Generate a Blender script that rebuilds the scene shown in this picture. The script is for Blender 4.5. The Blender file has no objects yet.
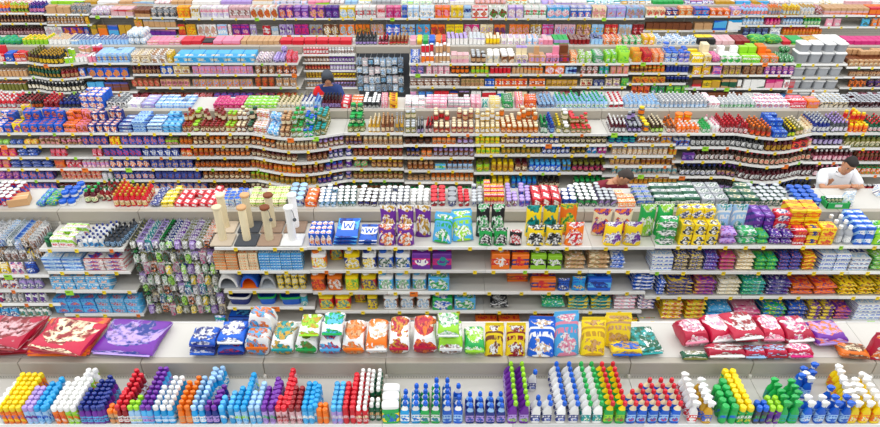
import bpy, bmesh, math, random
from mathutils import Vector, Matrix
rnd = random.Random(7)
S = bpy.context.scene
COL = S.collection

# ------------------------------------------------------------------ camera numbers
F = 672.0; TH = math.radians(32.5); CT, ST = math.cos(TH), math.sin(TH)
TOP = 1.45                    # height of the aisle-side top shelf
RAIL = TOP + 0.15             # height of the spine rail and of the back ledge
HC = TOP + 4.64
YH = 213.5 - F * math.tan(TH)
def onplane(x, y, z):         # ground point seen at x,y on the level plane z
    h = HC - z; D = F * (h / CT) / (y - YH)
    return ((x - 440) * D / F, (D - h * ST) / CT)
def height_at(y, Y):          # height of a shelf edge that stands at distance Y
    t = (y - 213.5) / F
    return HC - Y * (ST + t * CT) / (CT - t * ST)
def dist(Y, z): return Y * CT + (HC - z) * ST
def wx(x, Y, z): return (x - 440) * dist(Y, z) / F
def sx(X, Y, z): return 440 + X * F / dist(Y, z)

# ------------------------------------------------------------------ colours and materials
HEX = dict(red='d81e30', crimson='c0163e', dred='92161f', maroon='561420', pink='f291ad', magenta='d6247c', orange='f57a16', tan='d0a272',
           cream='f2e3bd', yellow='f9d814', lime='9cdb2a', green='20ad50', dgreen='0f5a3c', teal='0f9c9c', cyan='1d9fe0',
           sky='52b4ec', lblue='a3cdf4', blue='1560d2', navy='1a2f86', purple='6d269c', lilac='b79be0', white='f6f6f4',
           grey='a6aab0', taupe='a08672', sand='d6c5ae', dgrey='4b4f56', black='191a1e', brown='7d4424', dbrown='3c2014', amber='ad6318', olive='77762c',
           silver='c6cbd0', gold='cc9d28', skin='c98f6c', hair='1a1310', beige='e2ddd2', oxblood='7a1624', rose='e8b9bf')
WORD = dict(dred='dark red', dgreen='dark green', lblue='pale blue', lime='lime green', dgrey='charcoal', dbrown='dark brown', sky='sky blue', oxblood='dark red')
def W(c): return WORD.get(c, c)
def lin(c):
    h = HEX[c]; out = []
    for i in (0, 2, 4):
        v = int(h[i:i+2], 16) / 255
        out.append(v / 12.92 if v <= .04045 else ((v + .055) / 1.055) ** 2.4)
    return (*out, 1)
_M = {}
def base_mat(name, rough=.4, metal=0.0):
    m = bpy.data.materials.new(name); m.use_nodes = True
    b = m.node_tree.nodes['Principled BSDF']
    b.inputs['Roughness'].default_value = rough; b.inputs['Metallic'].default_value = metal
    return m, m.node_tree.nodes, m.node_tree.links, b
def math_node(N, L, op, a, b=None, c=None):
    n = N.new('ShaderNodeMath'); n.operation = op
    for i, v in enumerate((a, b, c)):
        if v is None: continue
        if isinstance(v, (int, float)): n.inputs[i].default_value = v
        else: L.new(v, n.inputs[i])
    return n.outputs[0]
def mixc(N, L, fac, a, b):
    n = N.new('ShaderNodeMix'); n.data_type = 'RGBA'
    if isinstance(fac, (int, float)): n.inputs[0].default_value = fac
    else: L.new(fac, n.inputs[0])
    for i, v in ((6, a), (7, b)):
        if isinstance(v, tuple): n.inputs[i].default_value = v
        else: L.new(v, n.inputs[i])
    return n.outputs[2]
def plain(c, rough=.35, metal=0.0):
    k = ('p', c, rough, metal)
    if k in _M: return _M[k]
    m, N, L, b = base_mat(f'{c}_plastic' if rough < .6 else f'{c}_matt', rough, metal)
    oi = N.new('ShaderNodeObjectInfo')
    hs = N.new('ShaderNodeHueSaturation'); hs.inputs['Color'].default_value = lin(c)
    v = math_node(N, L, 'MULTIPLY_ADD', oi.outputs['Random'], .3, .8); L.new(v, hs.inputs['Value'])
    L.new(hs.outputs[0], b.inputs['Base Color'])
    _M[k] = m; return m
def printed(c1, c2, c3, style=0, fine=1.0):
    """printed packaging: a title, a picture and a foot band laid out over front and top"""
    k = ('k', c1, c2, c3, style, fine)
    if k in _M: return _M[k]
    m, N, L, b = base_mat(f'printed_{c1}_{c2}_{c3}', .38)
    tc = N.new('ShaderNodeTexCoord'); sp = N.new('ShaderNodeSeparateXYZ'); L.new(tc.outputs['Generated'], sp.inputs[0])
    u, yy, zz = sp.outputs
    v = math_node(N, L, 'FRACT', math_node(N, L, 'MULTIPLY', math_node(N, L, 'ADD', yy, zz), .995))
    cb = N.new('ShaderNodeCombineXYZ'); L.new(u, cb.inputs[0]); L.new(v, cb.inputs[1])
    seed = rnd.uniform(0, 40); cb.inputs[2].default_value = seed
    def noise(sc, sxx=1, syy=1, det=1.0):
        mp = N.new('ShaderNodeMapping'); L.new(cb.outputs[0], mp.inputs[0]); mp.inputs['Scale'].default_value = (sxx, syy, 1)
        n = N.new('ShaderNodeTexNoise'); L.new(mp.outputs[0], n.inputs['Vector']); n.inputs['Scale'].default_value = sc*fine; n.inputs['Detail'].default_value = det + (1.5 if fine > 1 else 0)
        return n.outputs[0]
    def soft(o, c, wd=.05):
        r = N.new('ShaderNodeMapRange'); L.new(o, r.inputs[0]); r.inputs[1].default_value = c-wd; r.inputs[2].default_value = c+wd; return r.outputs[0]
    dark = tuple(x*.45 for x in lin(c2)[:3]) + (1,)
    def band(c, w): return math_node(N, L, 'LESS_THAN', math_node(N, L, 'ABSOLUTE', math_node(N, L, 'SUBTRACT', v, c)), w)
    wob = []
    def blob(cu, cv, ru, rv):
        if not wob:
            wob.append(math_node(N, L, 'MULTIPLY', math_node(N, L, 'SUBTRACT', noise(3.2, det=2), .5), .9))
        e1 = math_node(N, L, 'ADD', u, wob[0]); e2 = math_node(N, L, 'SUBTRACT', v, wob[0])
        a = math_node(N, L, 'POWER', math_node(N, L, 'DIVIDE', math_node(N, L, 'SUBTRACT', e1, cu), ru), 2)
        d = math_node(N, L, 'POWER', math_node(N, L, 'DIVIDE', math_node(N, L, 'SUBTRACT', e2, cv), rv), 2)
        return math_node(N, L, 'LESS_THAN', math_node(N, L, 'ADD', a, d), 1.0)
    def AND(a, c): return math_node(N, L, 'MULTIPLY', a, c)
    col = lin(c1)
    if style == 0:      # title on top, picture below
        col = mixc(N, L, band(.04, .07), col, lin(c2))
        pic = mixc(N, L, soft(noise(7), .5), lin(c3), lin(c2)); pic = mixc(N, L, soft(noise(9, 1.3), .62, .03), pic, dark)
        col = mixc(N, L, blob(.5, .36, .36, .22), col, pic)
        col = mixc(N, L, AND(band(.78, .1), math_node(N, L, 'GREATER_THAN', noise(9, 1, .25), .48)), col, lin(c2))
    elif style == 1:    # wide title band across the middle with an oval badge
        col = mixc(N, L, band(.5, .2), col, lin(c2))
        col = mixc(N, L, blob(.5, .5, .3, .26), col, lin(c3))
        col = mixc(N, L, AND(band(.5, .09), math_node(N, L, 'GREATER_THAN', noise(10, 1, .3), .5)), col, lin(c1))
    elif style == 2:    # big speckled picture
        pic = mixc(N, L, soft(noise(5, det=2), .5, .06), lin(c3), lin(c2)); pic = mixc(N, L, soft(noise(8, 1.3), .6, .03), pic, dark)
        col = mixc(N, L, blob(.5, .45, .46, .38), col, pic)
    elif style == 3:    # fine vertical and flat stripes of print
        col = mixc(N, L, AND(band(.3, .16), math_node(N, L, 'GREATER_THAN', noise(12, 1, .4), .5)), col, lin(c3))
        col = mixc(N, L, AND(band(.7, .16), math_node(N, L, 'GREATER_THAN', noise(8, 1, .3), .46)), col, lin(c2))
    else:               # loosely printed crinkly film
        col = mixc(N, L, soft(noise(4, 1, 1.3, 2), .54), col, lin(c2))
        col = mixc(N, L, soft(noise(6, 1.3, 1, 2), .6), col, lin(c3))
    oi = N.new('ShaderNodeObjectInfo')
    hs = N.new('ShaderNodeHueSaturation'); L.new(col, hs.inputs['Color'])
    L.new(math_node(N, L, 'MULTIPLY_ADD', oi.outputs['Random'], .3, .8), hs.inputs['Value'])
    L.new(hs.outputs[0], b.inputs['Base Color'])
    _M[k] = m; return m
def shelf_mat():
    m, N, L, b = base_mat('enamelled_shelf_steel', .45)
    g = N.new('ShaderNodeNewGeometry'); n = N.new('ShaderNodeTexNoise'); n.inputs['Scale'].default_value = 3; L.new(g.outputs['Position'], n.inputs['Vector'])
    L.new(mixc(N, L, n.outputs[0], (.57, .55, .505, 1), (.62, .60, .555, 1)), b.inputs['Base Color']); return m
def panel_mat():
    """beige steel back panel with a grid of slots"""
    m, N, L, b = base_mat('slotted_back_panel', .5)
    g = N.new('ShaderNodeNewGeometry'); sp = N.new('ShaderNodeSeparateXYZ'); L.new(g.outputs['Position'], sp.inputs[0])
    def cell(o, p): return math_node(N, L, 'LESS_THAN', math_node(N, L, 'FRACT', math_node(N, L, 'DIVIDE', o, p)), .3)
    hole = math_node(N, L, 'MULTIPLY', cell(sp.outputs[0], .025), cell(sp.outputs[2], .05))
    L.new(mixc(N, L, hole, (.56, .53, .47, 1), (.16, .15, .13, 1)), b.inputs['Base Color']); return m
SHELF = shelf_mat(); PANEL = panel_mat()
EDGE = plain('white', .4); RAILM = base_mat('beige_spine_rail', .5)[0]
RAILM.node_tree.nodes['Principled BSDF'].inputs['Base Color'].default_value = (.43, .39, .325, 1)

# ------------------------------------------------------------------ mesh helpers
class MB:
    def __init__(s): s.v = []; s.f = []; s.m = []; s.mats = []
    def mi(s, mat):
        if mat not in s.mats: s.mats.append(mat)
        return s.mats.index(mat)
    def add(s, vs, fs, mat):
        o = len(s.v); s.v += [tuple(p) for p in vs]; k = s.mi(mat) if not isinstance(mat, list) else None
        for i, f in enumerate(fs):
            s.f.append([a + o for a in f]); s.m.append(k if k is not None else s.mi(mat[i]))
    def box(s, x0, x1, y0, y1, z0, z1, mat, bev=0.0):
        if bev <= 0:
            v = [(x, y, z) for z in (z0, z1) for y in (y0, y1) for x in (x0, x1)]
            s.add(v, [(0, 2, 3, 1), (4, 5, 7, 6), (0, 1, 5, 4), (2, 6, 7, 3), (0, 4, 6, 2), (1, 3, 7, 5)], mat); return
        b = bev; rings = []
        for z, i in ((z0, b), (z0 + b, 0), (z1 - b, 0), (z1, b)):
            a0, a1, c0, c1 = x0 + i, x1 - i, y0 + i, y1 - i; e = b * .8
            rings.append([(a0 + e, c0, z), (a1 - e, c0, z), (a1, c0 + e, z), (a1, c1 - e, z), (a1 - e, c1, z), (a0 + e, c1, z), (a0, c1 - e, z), (a0, c0 + e, z)])
        s.loft(rings, mat)
    def loft(s, rings, mat, caps=True):
        n = len(rings[0]); v = [p for r in rings for p in r]; f = []; mm = []
        for i in range(len(rings) - 1):
            for j in range(n):
                k = (j + 1) % n
                f.append((i*n+j, i*n+k, (i+1)*n+k, (i+1)*n+j)); mm.append(mat[i] if isinstance(mat, list) else mat)
        if caps:
            f.append(tuple(reversed(range(n)))); mm.append(mat[0] if isinstance(mat, list) else mat)
            f.append(tuple(range((len(rings)-1)*n, len(rings)*n))); mm.append(mat[-1] if isinstance(mat, list) else mat)
        s.add(v, f, mm)
    def lathe(s, prof, mats, seg=10, sy=1.0, cx=0, cy=0, rot=0):
        rings = [[(cx + max(r, .0005)*math.cos(2*math.pi*(i+rot)/seg), cy + sy*max(r, .0005)*math.sin(2*math.pi*(i+rot)/seg), z) for i in range(seg)] for r, z in prof]
        s.loft(rings, mats)
    def tube(s, pts, rads, mat, seg=8):
        rings = []
        P = [Vector(p) for p in pts]
        for i, p in enumerate(P):
            d = (P[min(i+1, len(P)-1)] - P[max(i-1, 0)]).normalized()
            a = d.cross(Vector((0, 1, 0))); a = a.normalized() if a.length > .1 else Vector((1, 0, 0)); b = a.cross(d)
            rings.append([tuple(p + rads[i]*(a*math.cos(2*math.pi*k/seg) + b*math.sin(2*math.pi*k/seg))) for k in range(seg)])
        s.loft(rings, mat)
    def mesh(s, name, smooth=False):
        me = bpy.data.meshes.new(name); me.from_pydata(s.v, [], s.f)
        for m in s.mats: me.materials.append(m)
        me.polygons.foreach_set('material_index', s.m)
        if smooth:
            me.shade_smooth(); me.set_sharp_from_angle(angle=math.radians(38))
        me.update(); return me
def link(name, me, parent=None, loc=(0, 0, 0), rz=0.0):
    o = bpy.data.objects.new(name, me); COL.objects.link(o)
    o.parent = parent; o.location = loc; o.rotation_euler = (0, 0, rz); return o
def tag(o, label=None, cat=None, group=None, kind=None):
    if label: o['label'] = label
    if cat: o['category'] = cat
    if group: o['group'] = group
    if kind: o['kind'] = kind
    return o

def ring(a, b, z, n=16, e=.45, axis='z', cx=0, cy=0):
    out = []
    for k in range(n):
        t = 2*math.pi*(k+.5)/n; c, q = math.cos(t), math.sin(t)
        px = a*math.copysign(abs(c)**e, c); py = b*math.copysign(abs(q)**e, q)
        out.append((cx+px, cy+py, z) if axis == 'z' else (cx+px, z, cy-py))
    return out
def crumple(r, amt, sd):
    q = random.Random(sd)
    return [tuple(c + q.uniform(-amt, amt) for c in p) for p in r]
def upright_bag(mb, w, h, d, mat, sd=1, foot=None):
    rs = []; hs = (0, .03, .15, .35, .55, .75, .9, .97, 1)
    for v in hs:
        b = d/2*max(.05, (1 - v**2.6)**.7) if v > .02 else d/2*.85
        a = w/2*(.93 + .07*abs(2*v-1)**2)
        r = ring(a, b, h*v, 14, .6)
        rs.append(crumple(r, min(w, h)*.012, sd+int(v*99)) if 0 < v < 1 else r)
    mb.loft(rs, mat)
def lying_bag(mb, w, d, h, mat, sd=1, e=.5):
    rs = []
    for v in (0, .03, .1, .25, .5, .75, .9, .97, 1):
        q = abs(2*v-1); b = h/2*max(.07, (1 - q**5)**.55); a = w/2*(.93 + .07*q*q)
        rs.append(crumple(ring(a, b, -d/2 + d*v, 14, e, 'y', 0, h/2), min(w, h)*.022, sd+int(v*99)))
    mb.loft(rs, mat)

# ------------------------------------------------------------------ product types: w, h, d, builder(mb, w, h, d, mats)
FINE = [1.0]
def P(c, st=0): return printed(c[0], c[1], c[2], st, FINE[0])
def b_jar(mb, w, h, d, c):
    r = w/2*.96; B, Lb, Ld = plain(c[0], .15), P((c[2], c[0], c[1]), 3), plain(c[1], .3)
    mb.lathe([(r*.9, 0), (r, .06*h), (r, .18*h), (r, .62*h), (r*.97, .7*h), (r*.72, .8*h), (r*.8, .805*h), (r*.8, .98*h), (r*.7, h)], [B, B, Lb, B, B, B, Ld, Ld], 10)
def b_can(mb, w, h, d, c):
    r = w/2*.96; Lb, T, R = P((c[0], c[2], c[1]), 3), plain(c[1], .3), plain('silver', .3, .6)
    mb.lathe([(r*.97, 0), (r, .03*h), (r, .05*h), (r, .93*h), (r, .98*h), (r*.95, h), (r*.88, h), (r*.86, h*.97)], [R, R, Lb, R, R, T, T], 10)
def b_bot(mb, w, h, d, c):
    r = w/2*.96; B, Lb, Ld = plain(c[0], .15), P((c[2], c[0], c[1]), 3), plain(c[1], .3)
    mb.lathe([(r*.92, 0), (r, .03*h), (r, .12*h), (r, .5*h), (r*.96, .6*h), (r*.5, .74*h), (r*.38, .82*h), (r*.46, .83*h), (r*.46, .98*h), (r*.36, h)], [B, B, Lb, B, B, B, B, Ld, Ld], 10)
def b_box(mb, w, h, d, c, st=0):
    M = P(c, st); mb.box(-w/2, w/2, -d/2, d/2, 0, h*.985, M, min(w, h, d)*.04)
    mb.box(-w*.47, w*.47, -d*.47, d*.02, h*.985, h, M)          # closing flap
def b_tray(mb, w, h, d, c):
    C = plain(c[0], .6); t = .008
    mb.box(-w/2, w/2, -d/2, d/2, 0, t, C)
    for a in ((-w/2, w/2, -d/2, -d/2+t), (-w/2, w/2, d/2-t, d/2), (-w/2, -w/2+t, -d/2+t, d/2-t), (w/2-t, w/2, -d/2+t, d/2-t)):
        mb.box(*a, t, h*.6, C)
    M = P((c[1], c[0], c[2]), 2)
    for i in range(2):
        for j in range(2): mb.box(-w/2+t*1.5+i*(w/2-t*1.5), i*(w/2-t*1.5)-.004, -d/2+t*1.5+j*(d/2-t*1.5), j*(d/2-t*1.5)-.004, t, h, M, .006)
def b_bag(mb, w, h, d, c): upright_bag(mb, w*.98, h, d, P(c, 0), int(w*1000)+len(c[0]))
def b_pch(mb, w, h, d, c): upright_bag(mb, w*.98, h, d, P(c, 2), int(w*900)+len(c[1]))
def b_lbg(mb, w, h, d, c): lying_bag(mb, w*.98, d, h, P(c, 2), int(w*800)+len(c[1]))
def b_flm(mb, w, h, d, c): lying_bag(mb, w*.98, d, h, P(c, 4), int(w*700)+len(c[1]), .6)
def b_tub(mb, w, h, d, c):
    r = w/2*.96; B, Ld = P((c[0], c[2], c[1]), 3), plain(c[1], .3)
    mb.lathe([(r*.85, 0), (r*.88, .05*h), (r*.97, .8*h), (r, .8*h), (r, .96*h), (r*.93, h), (r*.8, h)], [B, B, B, Ld, Ld, Ld], 12)
def b_puk(mb, w, h, d, c):      # round flat lidded pack
    r = w/2*.96; B, Ld = plain(c[1], .4), plain(c[0], .3)
    mb.lathe([(r*.9, 0), (r*.95, .5*h), (r, .5*h), (r, .9*h), (r*.9, h), (r*.7, h), (r*.66, .93*h)], [B, B, Ld, Ld, Ld, Ld], 12)
def b_crd(mb, w, h, d, c):      # hanging card with a bubble and a hook slot tab
    M = P(c, 0); mb.box(-w/2*.95, w/2*.95, 0, .004, 0, h*.9, M); mb.box(-w*.14, w*.14, 0, .004, h*.9, h, M)
    lo = [(x, y, z) for x, y, z in [(-w*.36, 0, h*.08), (w*.36, 0, h*.08), (w*.36, 0, h*.6), (-w*.36, 0, h*.6)]]
    hi = [(x*.8, -d, h*.34+(z-h*.34)*.8) for x, y, z in lo]; B = P((c[2], c[1], c[0]), 4)
    mb.loft([lo, hi], B)
TYPES = dict(  # kind name, noun, w, h, d, builder, template
    jar=('sauce_jar', 'jar', .08, .125, .08, b_jar, 'lid'), jam=('jam_jar', 'squat jar', .078, .1, .078, b_jar, 'lid'),
    pic=('pickle_jar', 'tall jar', .09, .16, .09, b_jar, 'lid'), spi=('spice_jar', 'spice jar', .062, .11, .062, b_jar, 'lid'),
    can=('food_can', 'can', .078, .11, .078, b_can, 'lid'), bev=('drink_can', 'slim can', .07, .13, .07, b_can, 'lid'),
    bot=('sauce_bottle', 'bottle', .07, .19, .07, b_bot, 'cap'), vin=('glass_bottle', 'tall bottle', .078, .2, .078, b_bot, 'cap'),
    box=('dinner_box', 'box', .12, .14, .055, b_box, 'and'), cer=('cereal_box', 'cereal box', .17, .25, .07, b_box, 'and'),
    car=('carton', 'carton', .1, .12, .08, b_box, 'and'), flt=('flat_box', 'flat box', .16, .05, .2, b_box, 'and'),
    try_=('shipping_tray', 'tray of packets', .2, .1, .15, b_tray, 'and'),
    bag=('food_bag', 'bag', .16, .2, .09, b_bag, 'and'), pch=('stand_up_pouch', 'pouch', .18, .22, .09, b_pch, 'and'),
    lbg=('lying_food_bag', 'lying bag', .24, .1, .3, b_lbg, 'and'), flm=('film_pack', 'film-wrapped pack', .16, .07, .2, b_flm, 'and'),
    tub=('plastic_tub', 'tub', .11, .1, .11, b_tub, 'lid'), puk=('round_pack', 'round pack', .1, .045, .1, b_puk, 'and'),
    crd=('hanging_card_pack', 'hanging card pack', .09, .16, .03, b_crd, 'and'))
_ME = {}
def product_mesh(t, c, w, h, d, st):
    k = (t, c, round(w, 3), round(h, 3), round(d, 3), st)
    if k in _ME: return _ME[k]
    mb = MB(); fn = TYPES[t][5]; FINE[0] = 1.2 if max(w, h) > .19 else 1.15 if max(w, h) > .15 else 1.0
    if fn is b_box: b_box(mb, w, h, d, c, st)
    else: fn(mb, w, h, d, c)
    FINE[0] = 1.0; _ME[k] = mb.mesh(TYPES[t][0], fn not in (b_box, b_tray, b_crd)); return _ME[k]
def desc(t, c, noun=None):
    noun = noun or TYPES[t][1]; tm = TYPES[t][6]
    if tm == 'and': return f'{W(c[0])} and {W(c[1])} {noun}'
    return f'{W(c[0])} {noun} with {W(c[1])} {tm}'

# every placed product is first listed, then labelled, then linked
ITEMS = []      # dict(kind, mesh, loc, rz, tilt, desc, place, parts, key, D, cat)
def put(kind, me, loc, rz=0.0, tx=0.0, ty=0.0, d='', place='', near='', parts=None, cat=None, rank=0, uniq=False):
    ITEMS.append(dict(kind=kind, me=me, loc=loc, rz=rz, tx=tx, ty=ty, d=d, place=place, near=near, parts=parts, cat=cat, uniq=uniq,
                      D=dist(loc[1], loc[2]) + rank*.35, X=loc[0]))

# ------------------------------------------------------------------ shelving
RACKS = ['front', 'second', 'third', 'fourth', 'rear']
YF = [3.93, 6.54, 9.62, 12.83, 15.85]
DEP = .565
ORD = ['top shelf', 'second shelf', 'third shelf', 'fourth shelf', 'fifth shelf', 'sixth shelf']
BAYS = {g: [] for g in range(5)}
def bay(g, x0, x1, ys, bulge=0.0, style='shelf'):
    Y = YF[g]; X0, X1 = wx(x0, Y, TOP), wx(x1, Y, TOP)
    BAYS[g].append(dict(x=(X0, X1), z=[height_at(y, Y) for y in ys], bulge=bulge, style=style, px=(x0, x1)))
bay(0, -130, -11, [424.5]); 
for a in range(8): bay(0, -5 + a*131 - 6, -5 + (a+1)*131 - 6, [424.5])
# second rack
bay(1, -62, 38, [], style='peg_left'); BAYS[1][-1]['z'] = [None] + [height_at(y, YF[1]) for y in (275, 290, 303.5, 318)]
bay(1, 38, 123, [249, 271.5, 290.7, 314]); bay(1, 123, 214, [], style='peg')
bay(1, 214, 307, [247.5, 271, 290.6, 307, 326])
for a, b in ((307, 385), (385, 487), (487, 592), (592, 655)): bay(1, a, b, [247, 270.5, 292, 311, 330])
for a, b in ((655, 757), (757, 859), (859, 960)): bay(1, a, b, [246, 271.7, 296.5, 321])
# third rack
for a, b in ((-70, 5), (5, 82), (82, 160), (160, 250)): bay(2, a, b, [133, 145.5, 157, 168.5, 180, 191.7])
bay(2, 250, 344, [133, 145.5, 157, 168.5, 180, 191.7], bulge=.2)
bay(2, 344, 403, [133, 145.5, 157, 168.5, 180, 191.7])
bay(2, 403, 475, [134, 144.7, 157.3, 170.4, 182, 194])
for a, b in ((475, 541), (541, 608)): bay(2, a, b, [134, 144.5, 154.6, 172.6, 189.3])
bay(2, 608, 678, [133.4, 144, 155.7, 165.8, 175, 184.8])
bay(2, 678, 735, [133.4, 147, 161, 176.5, 191]); bay(2, 735, 812, [133.4, 147, 161, 176.5, 191], bulge=.18)
bay(2, 812, 855, [133, 146, 162, 177, 192]); bay(2, 855, 930, [133, 148, 162, 175, 190])
# fourth rack
bay(3, -50, 27, [62, 77.5, 91.5, 104]); bay(3, 27, 88, [62, 76, 89.5, 103], bulge=.16); bay(3, 88, 130, [63, 77.5, 91.5, 104])
for a, b in ((130, 192), (192, 254), (254, 298)): bay(3, a, b, [63.3, 74.3, 87, 99])
bay(3, 298, 353, [], style='cosmetic'); BAYS[3][-1]['z'] = [height_at(y, YF[3]+.4) for y in (55, 63, 71, 79, 88)]
bay(3, 353, 409, [], style='dark')
for a, b in ((409, 470), (470, 528), (528, 578)): bay(3, a, b, [63.6, 74.3, 86.6, 99])
bay(3, 578, 630, [63.6, 74.3, 86.6, 99]); bay(3, 630, 690, [62.8, 73, 83.4, 93.6, 104])
bay(3, 690, 742, [63.3, 75, 88.2, 100]); bay(3, 742, 795, [63.3, 75, 88.2, 100])
bay(3, 795, 848, [64, 77, 90, 102]); bay(3, 848, 930, [67, 76.7, 87.4, 99])
# rear rack
bay(4, -60, 45, [13, 23, 35.4]); bay(4, 45, 90, [14, 24.4, 35.3]); bay(4, 90, 134, [16, 35.5]); bay(4, 134, 177, [17.3, 27.6, 35.6])
for a in range(9): bay(4, 177+a*52, 177+(a+1)*52, [18.3, 35.4])
bay(4, 645, 693, [16, 30.5]); bay(4, 693, 741, [16, 30.5]); bay(4, 741, 782, [15.5, 25.2, 35.5]); bay(4, 782, 822, [15.5, 25.2, 35.5])
bay(4, 822, 930, [15.3, 26.7])

TAGC = [plain('yellow', .6)]*9 + [plain('orange', .6), plain('lime', .6), plain('yellow', .6)]
def bulge_at(b, X):
    if not b['bulge']: return 0.0
    t = (X - b['x'][0]) / (b['x'][1] - b['x'][0])
    return b['bulge'] * math.sin(math.pi*max(0, min(1, t)))**1.2
FRT = {1: 'pet goods', 2: 'jars', 3: 'packets', 4: 'cereal'}
def build_bays():
    for g in range(5):
        Y = YF[g]
        for n, b in enumerate(BAYS[g]):
            X0, X1 = b['x']; cx = (X0+X1)/2; hw = (X1-X0)/2
            e = bpy.data.objects.new('shelving_bay', None); COL.objects.link(e); e.location = (cx, Y, 0)
            where = {0: 'leftmost'}.get(n, 'rightmost' if n == len(BAYS[g])-1 else f'{n+1}th from the left')
            where = {'2th from the left': 'second from the left', '3th from the left': 'third from the left'}.get(where, where)
            sty = {'peg': 'beige bay of hooks', 'peg_left': 'beige bay of hooks and shelves', 'cosmetic': 'pale panelled display bay', 'dark': 'charcoal grid display bay', 'shelf': 'curved beige shelving bay' if b['bulge'] else 'beige steel shelving bay'}[b['style']]
            tag(e, f'{sty} of the {RACKS[g]} rack, {where}', 'shelving', f'bays of the {RACKS[g]} rack')
            pm = plain('dgrey', .5) if b['style'] == 'dark' else PANEL
            mb = MB(); mb.box(-hw+.002, hw-.002, DEP, DEP+.05, 0, RAIL-.145, pm); link('back_panel', mb.mesh('back_panel'), e)
            mb = MB(); mb.box(-hw+.003, hw-.003, DEP-.012, DEP+.06, RAIL-.145, RAIL, RAILM, .004); link('spine_rail', mb.mesh('spine_rail'), e)
            mb = MB(); mb.box(-hw+.002, hw-.002, DEP+.062, DEP+.54, RAIL-.03, RAIL-.002, SHELF); mb.box(-hw+.002, hw-.002, DEP+.54, DEP+.55, RAIL-.05, RAIL+.004, EDGE); link('back_ledge', mb.mesh('back_ledge'), e)
            for s in (-1, 1):
                mb = MB(); mb.box(s*hw-.012*(s > 0), s*hw+.012*(s < 0), DEP-.03, DEP-.001, 0, RAIL-.15, plain('beige', .5)); link('upright', mb.mesh('upright'), e)
            mb = MB(); mb.box(-hw+.002, hw-.002, .06, DEP-.002, .0, .13, SHELF); link('base_deck', mb.mesh('base_deck'), e)
            if b['style'] in ('peg', 'dark'): continue
            for k, z in enumerate(b['z']):
                if z is None: continue
                mb = MB(); ns = 14 if b['bulge'] else 1; dp = 0 if b['style'] != 'cosmetic' else DEP-.13
                fr = [(-hw+.002 + (2*hw-.004)*i/ns) for i in range(ns+1)]
                yy = [dp - bulge_at(b, cx+x) for x in fr]
                for i in range(ns):
                    for (za, zb, oa, ob, m) in ((z-.022, z-.001, .004, None, SHELF), (z-.034, z+.004, -.006, .004, EDGE)):
                        q = [(fr[i], yy[i]+oa), (fr[i+1], yy[i+1]+oa), (fr[i+1], yy[i+1]+ob if ob is not None else DEP-.032), (fr[i], yy[i]+ob if ob is not None else DEP-.032)]
                        mb.add([(x, y, za) for x, y in q] + [(x, y, zb) for x, y in q], [(3, 2, 1, 0), (4, 5, 6, 7), (0, 1, 5, 4), (1, 2, 6, 5), (2, 3, 7, 6), (3, 0, 4, 7)], m)
                sh = link('shelf', mb.mesh('shelf'), e)
                if g == 0 or b['style'] == 'cosmetic': continue
                x = -hw + rnd.uniform(.05, .3)
                while x < hw - .06:
                    big = rnd.random() < .06; tw, th = (.1, .075) if big else (.045, .05)
                    i = min(ns-1, int((x+hw)/(2*hw)*ns)); y = dp - bulge_at(b, cx+x) - .0075
                    m = plain('orange' if rnd.random() < .5 else 'lime', .6) if big else TAGC[rnd.randrange(12)]
                    tb = MB(); tb.box(-tw/2, tw/2, -.003, 0, -th*.72, th*.28, m); tb.box(-tw*.36, tw*.1, -.004, -.003, -th*.1, th*.02, plain('black', .6))
                    link('price_tag', tb.mesh('price_tag'), sh, (x, y, z-.012))
                    x += rnd.uniform(.22, .5)
build_bays()
def bay_at(g, X):
    for b in BAYS[g]:
        if b['x'][0] <= X < b['x'][1]: return b
    return None

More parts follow.
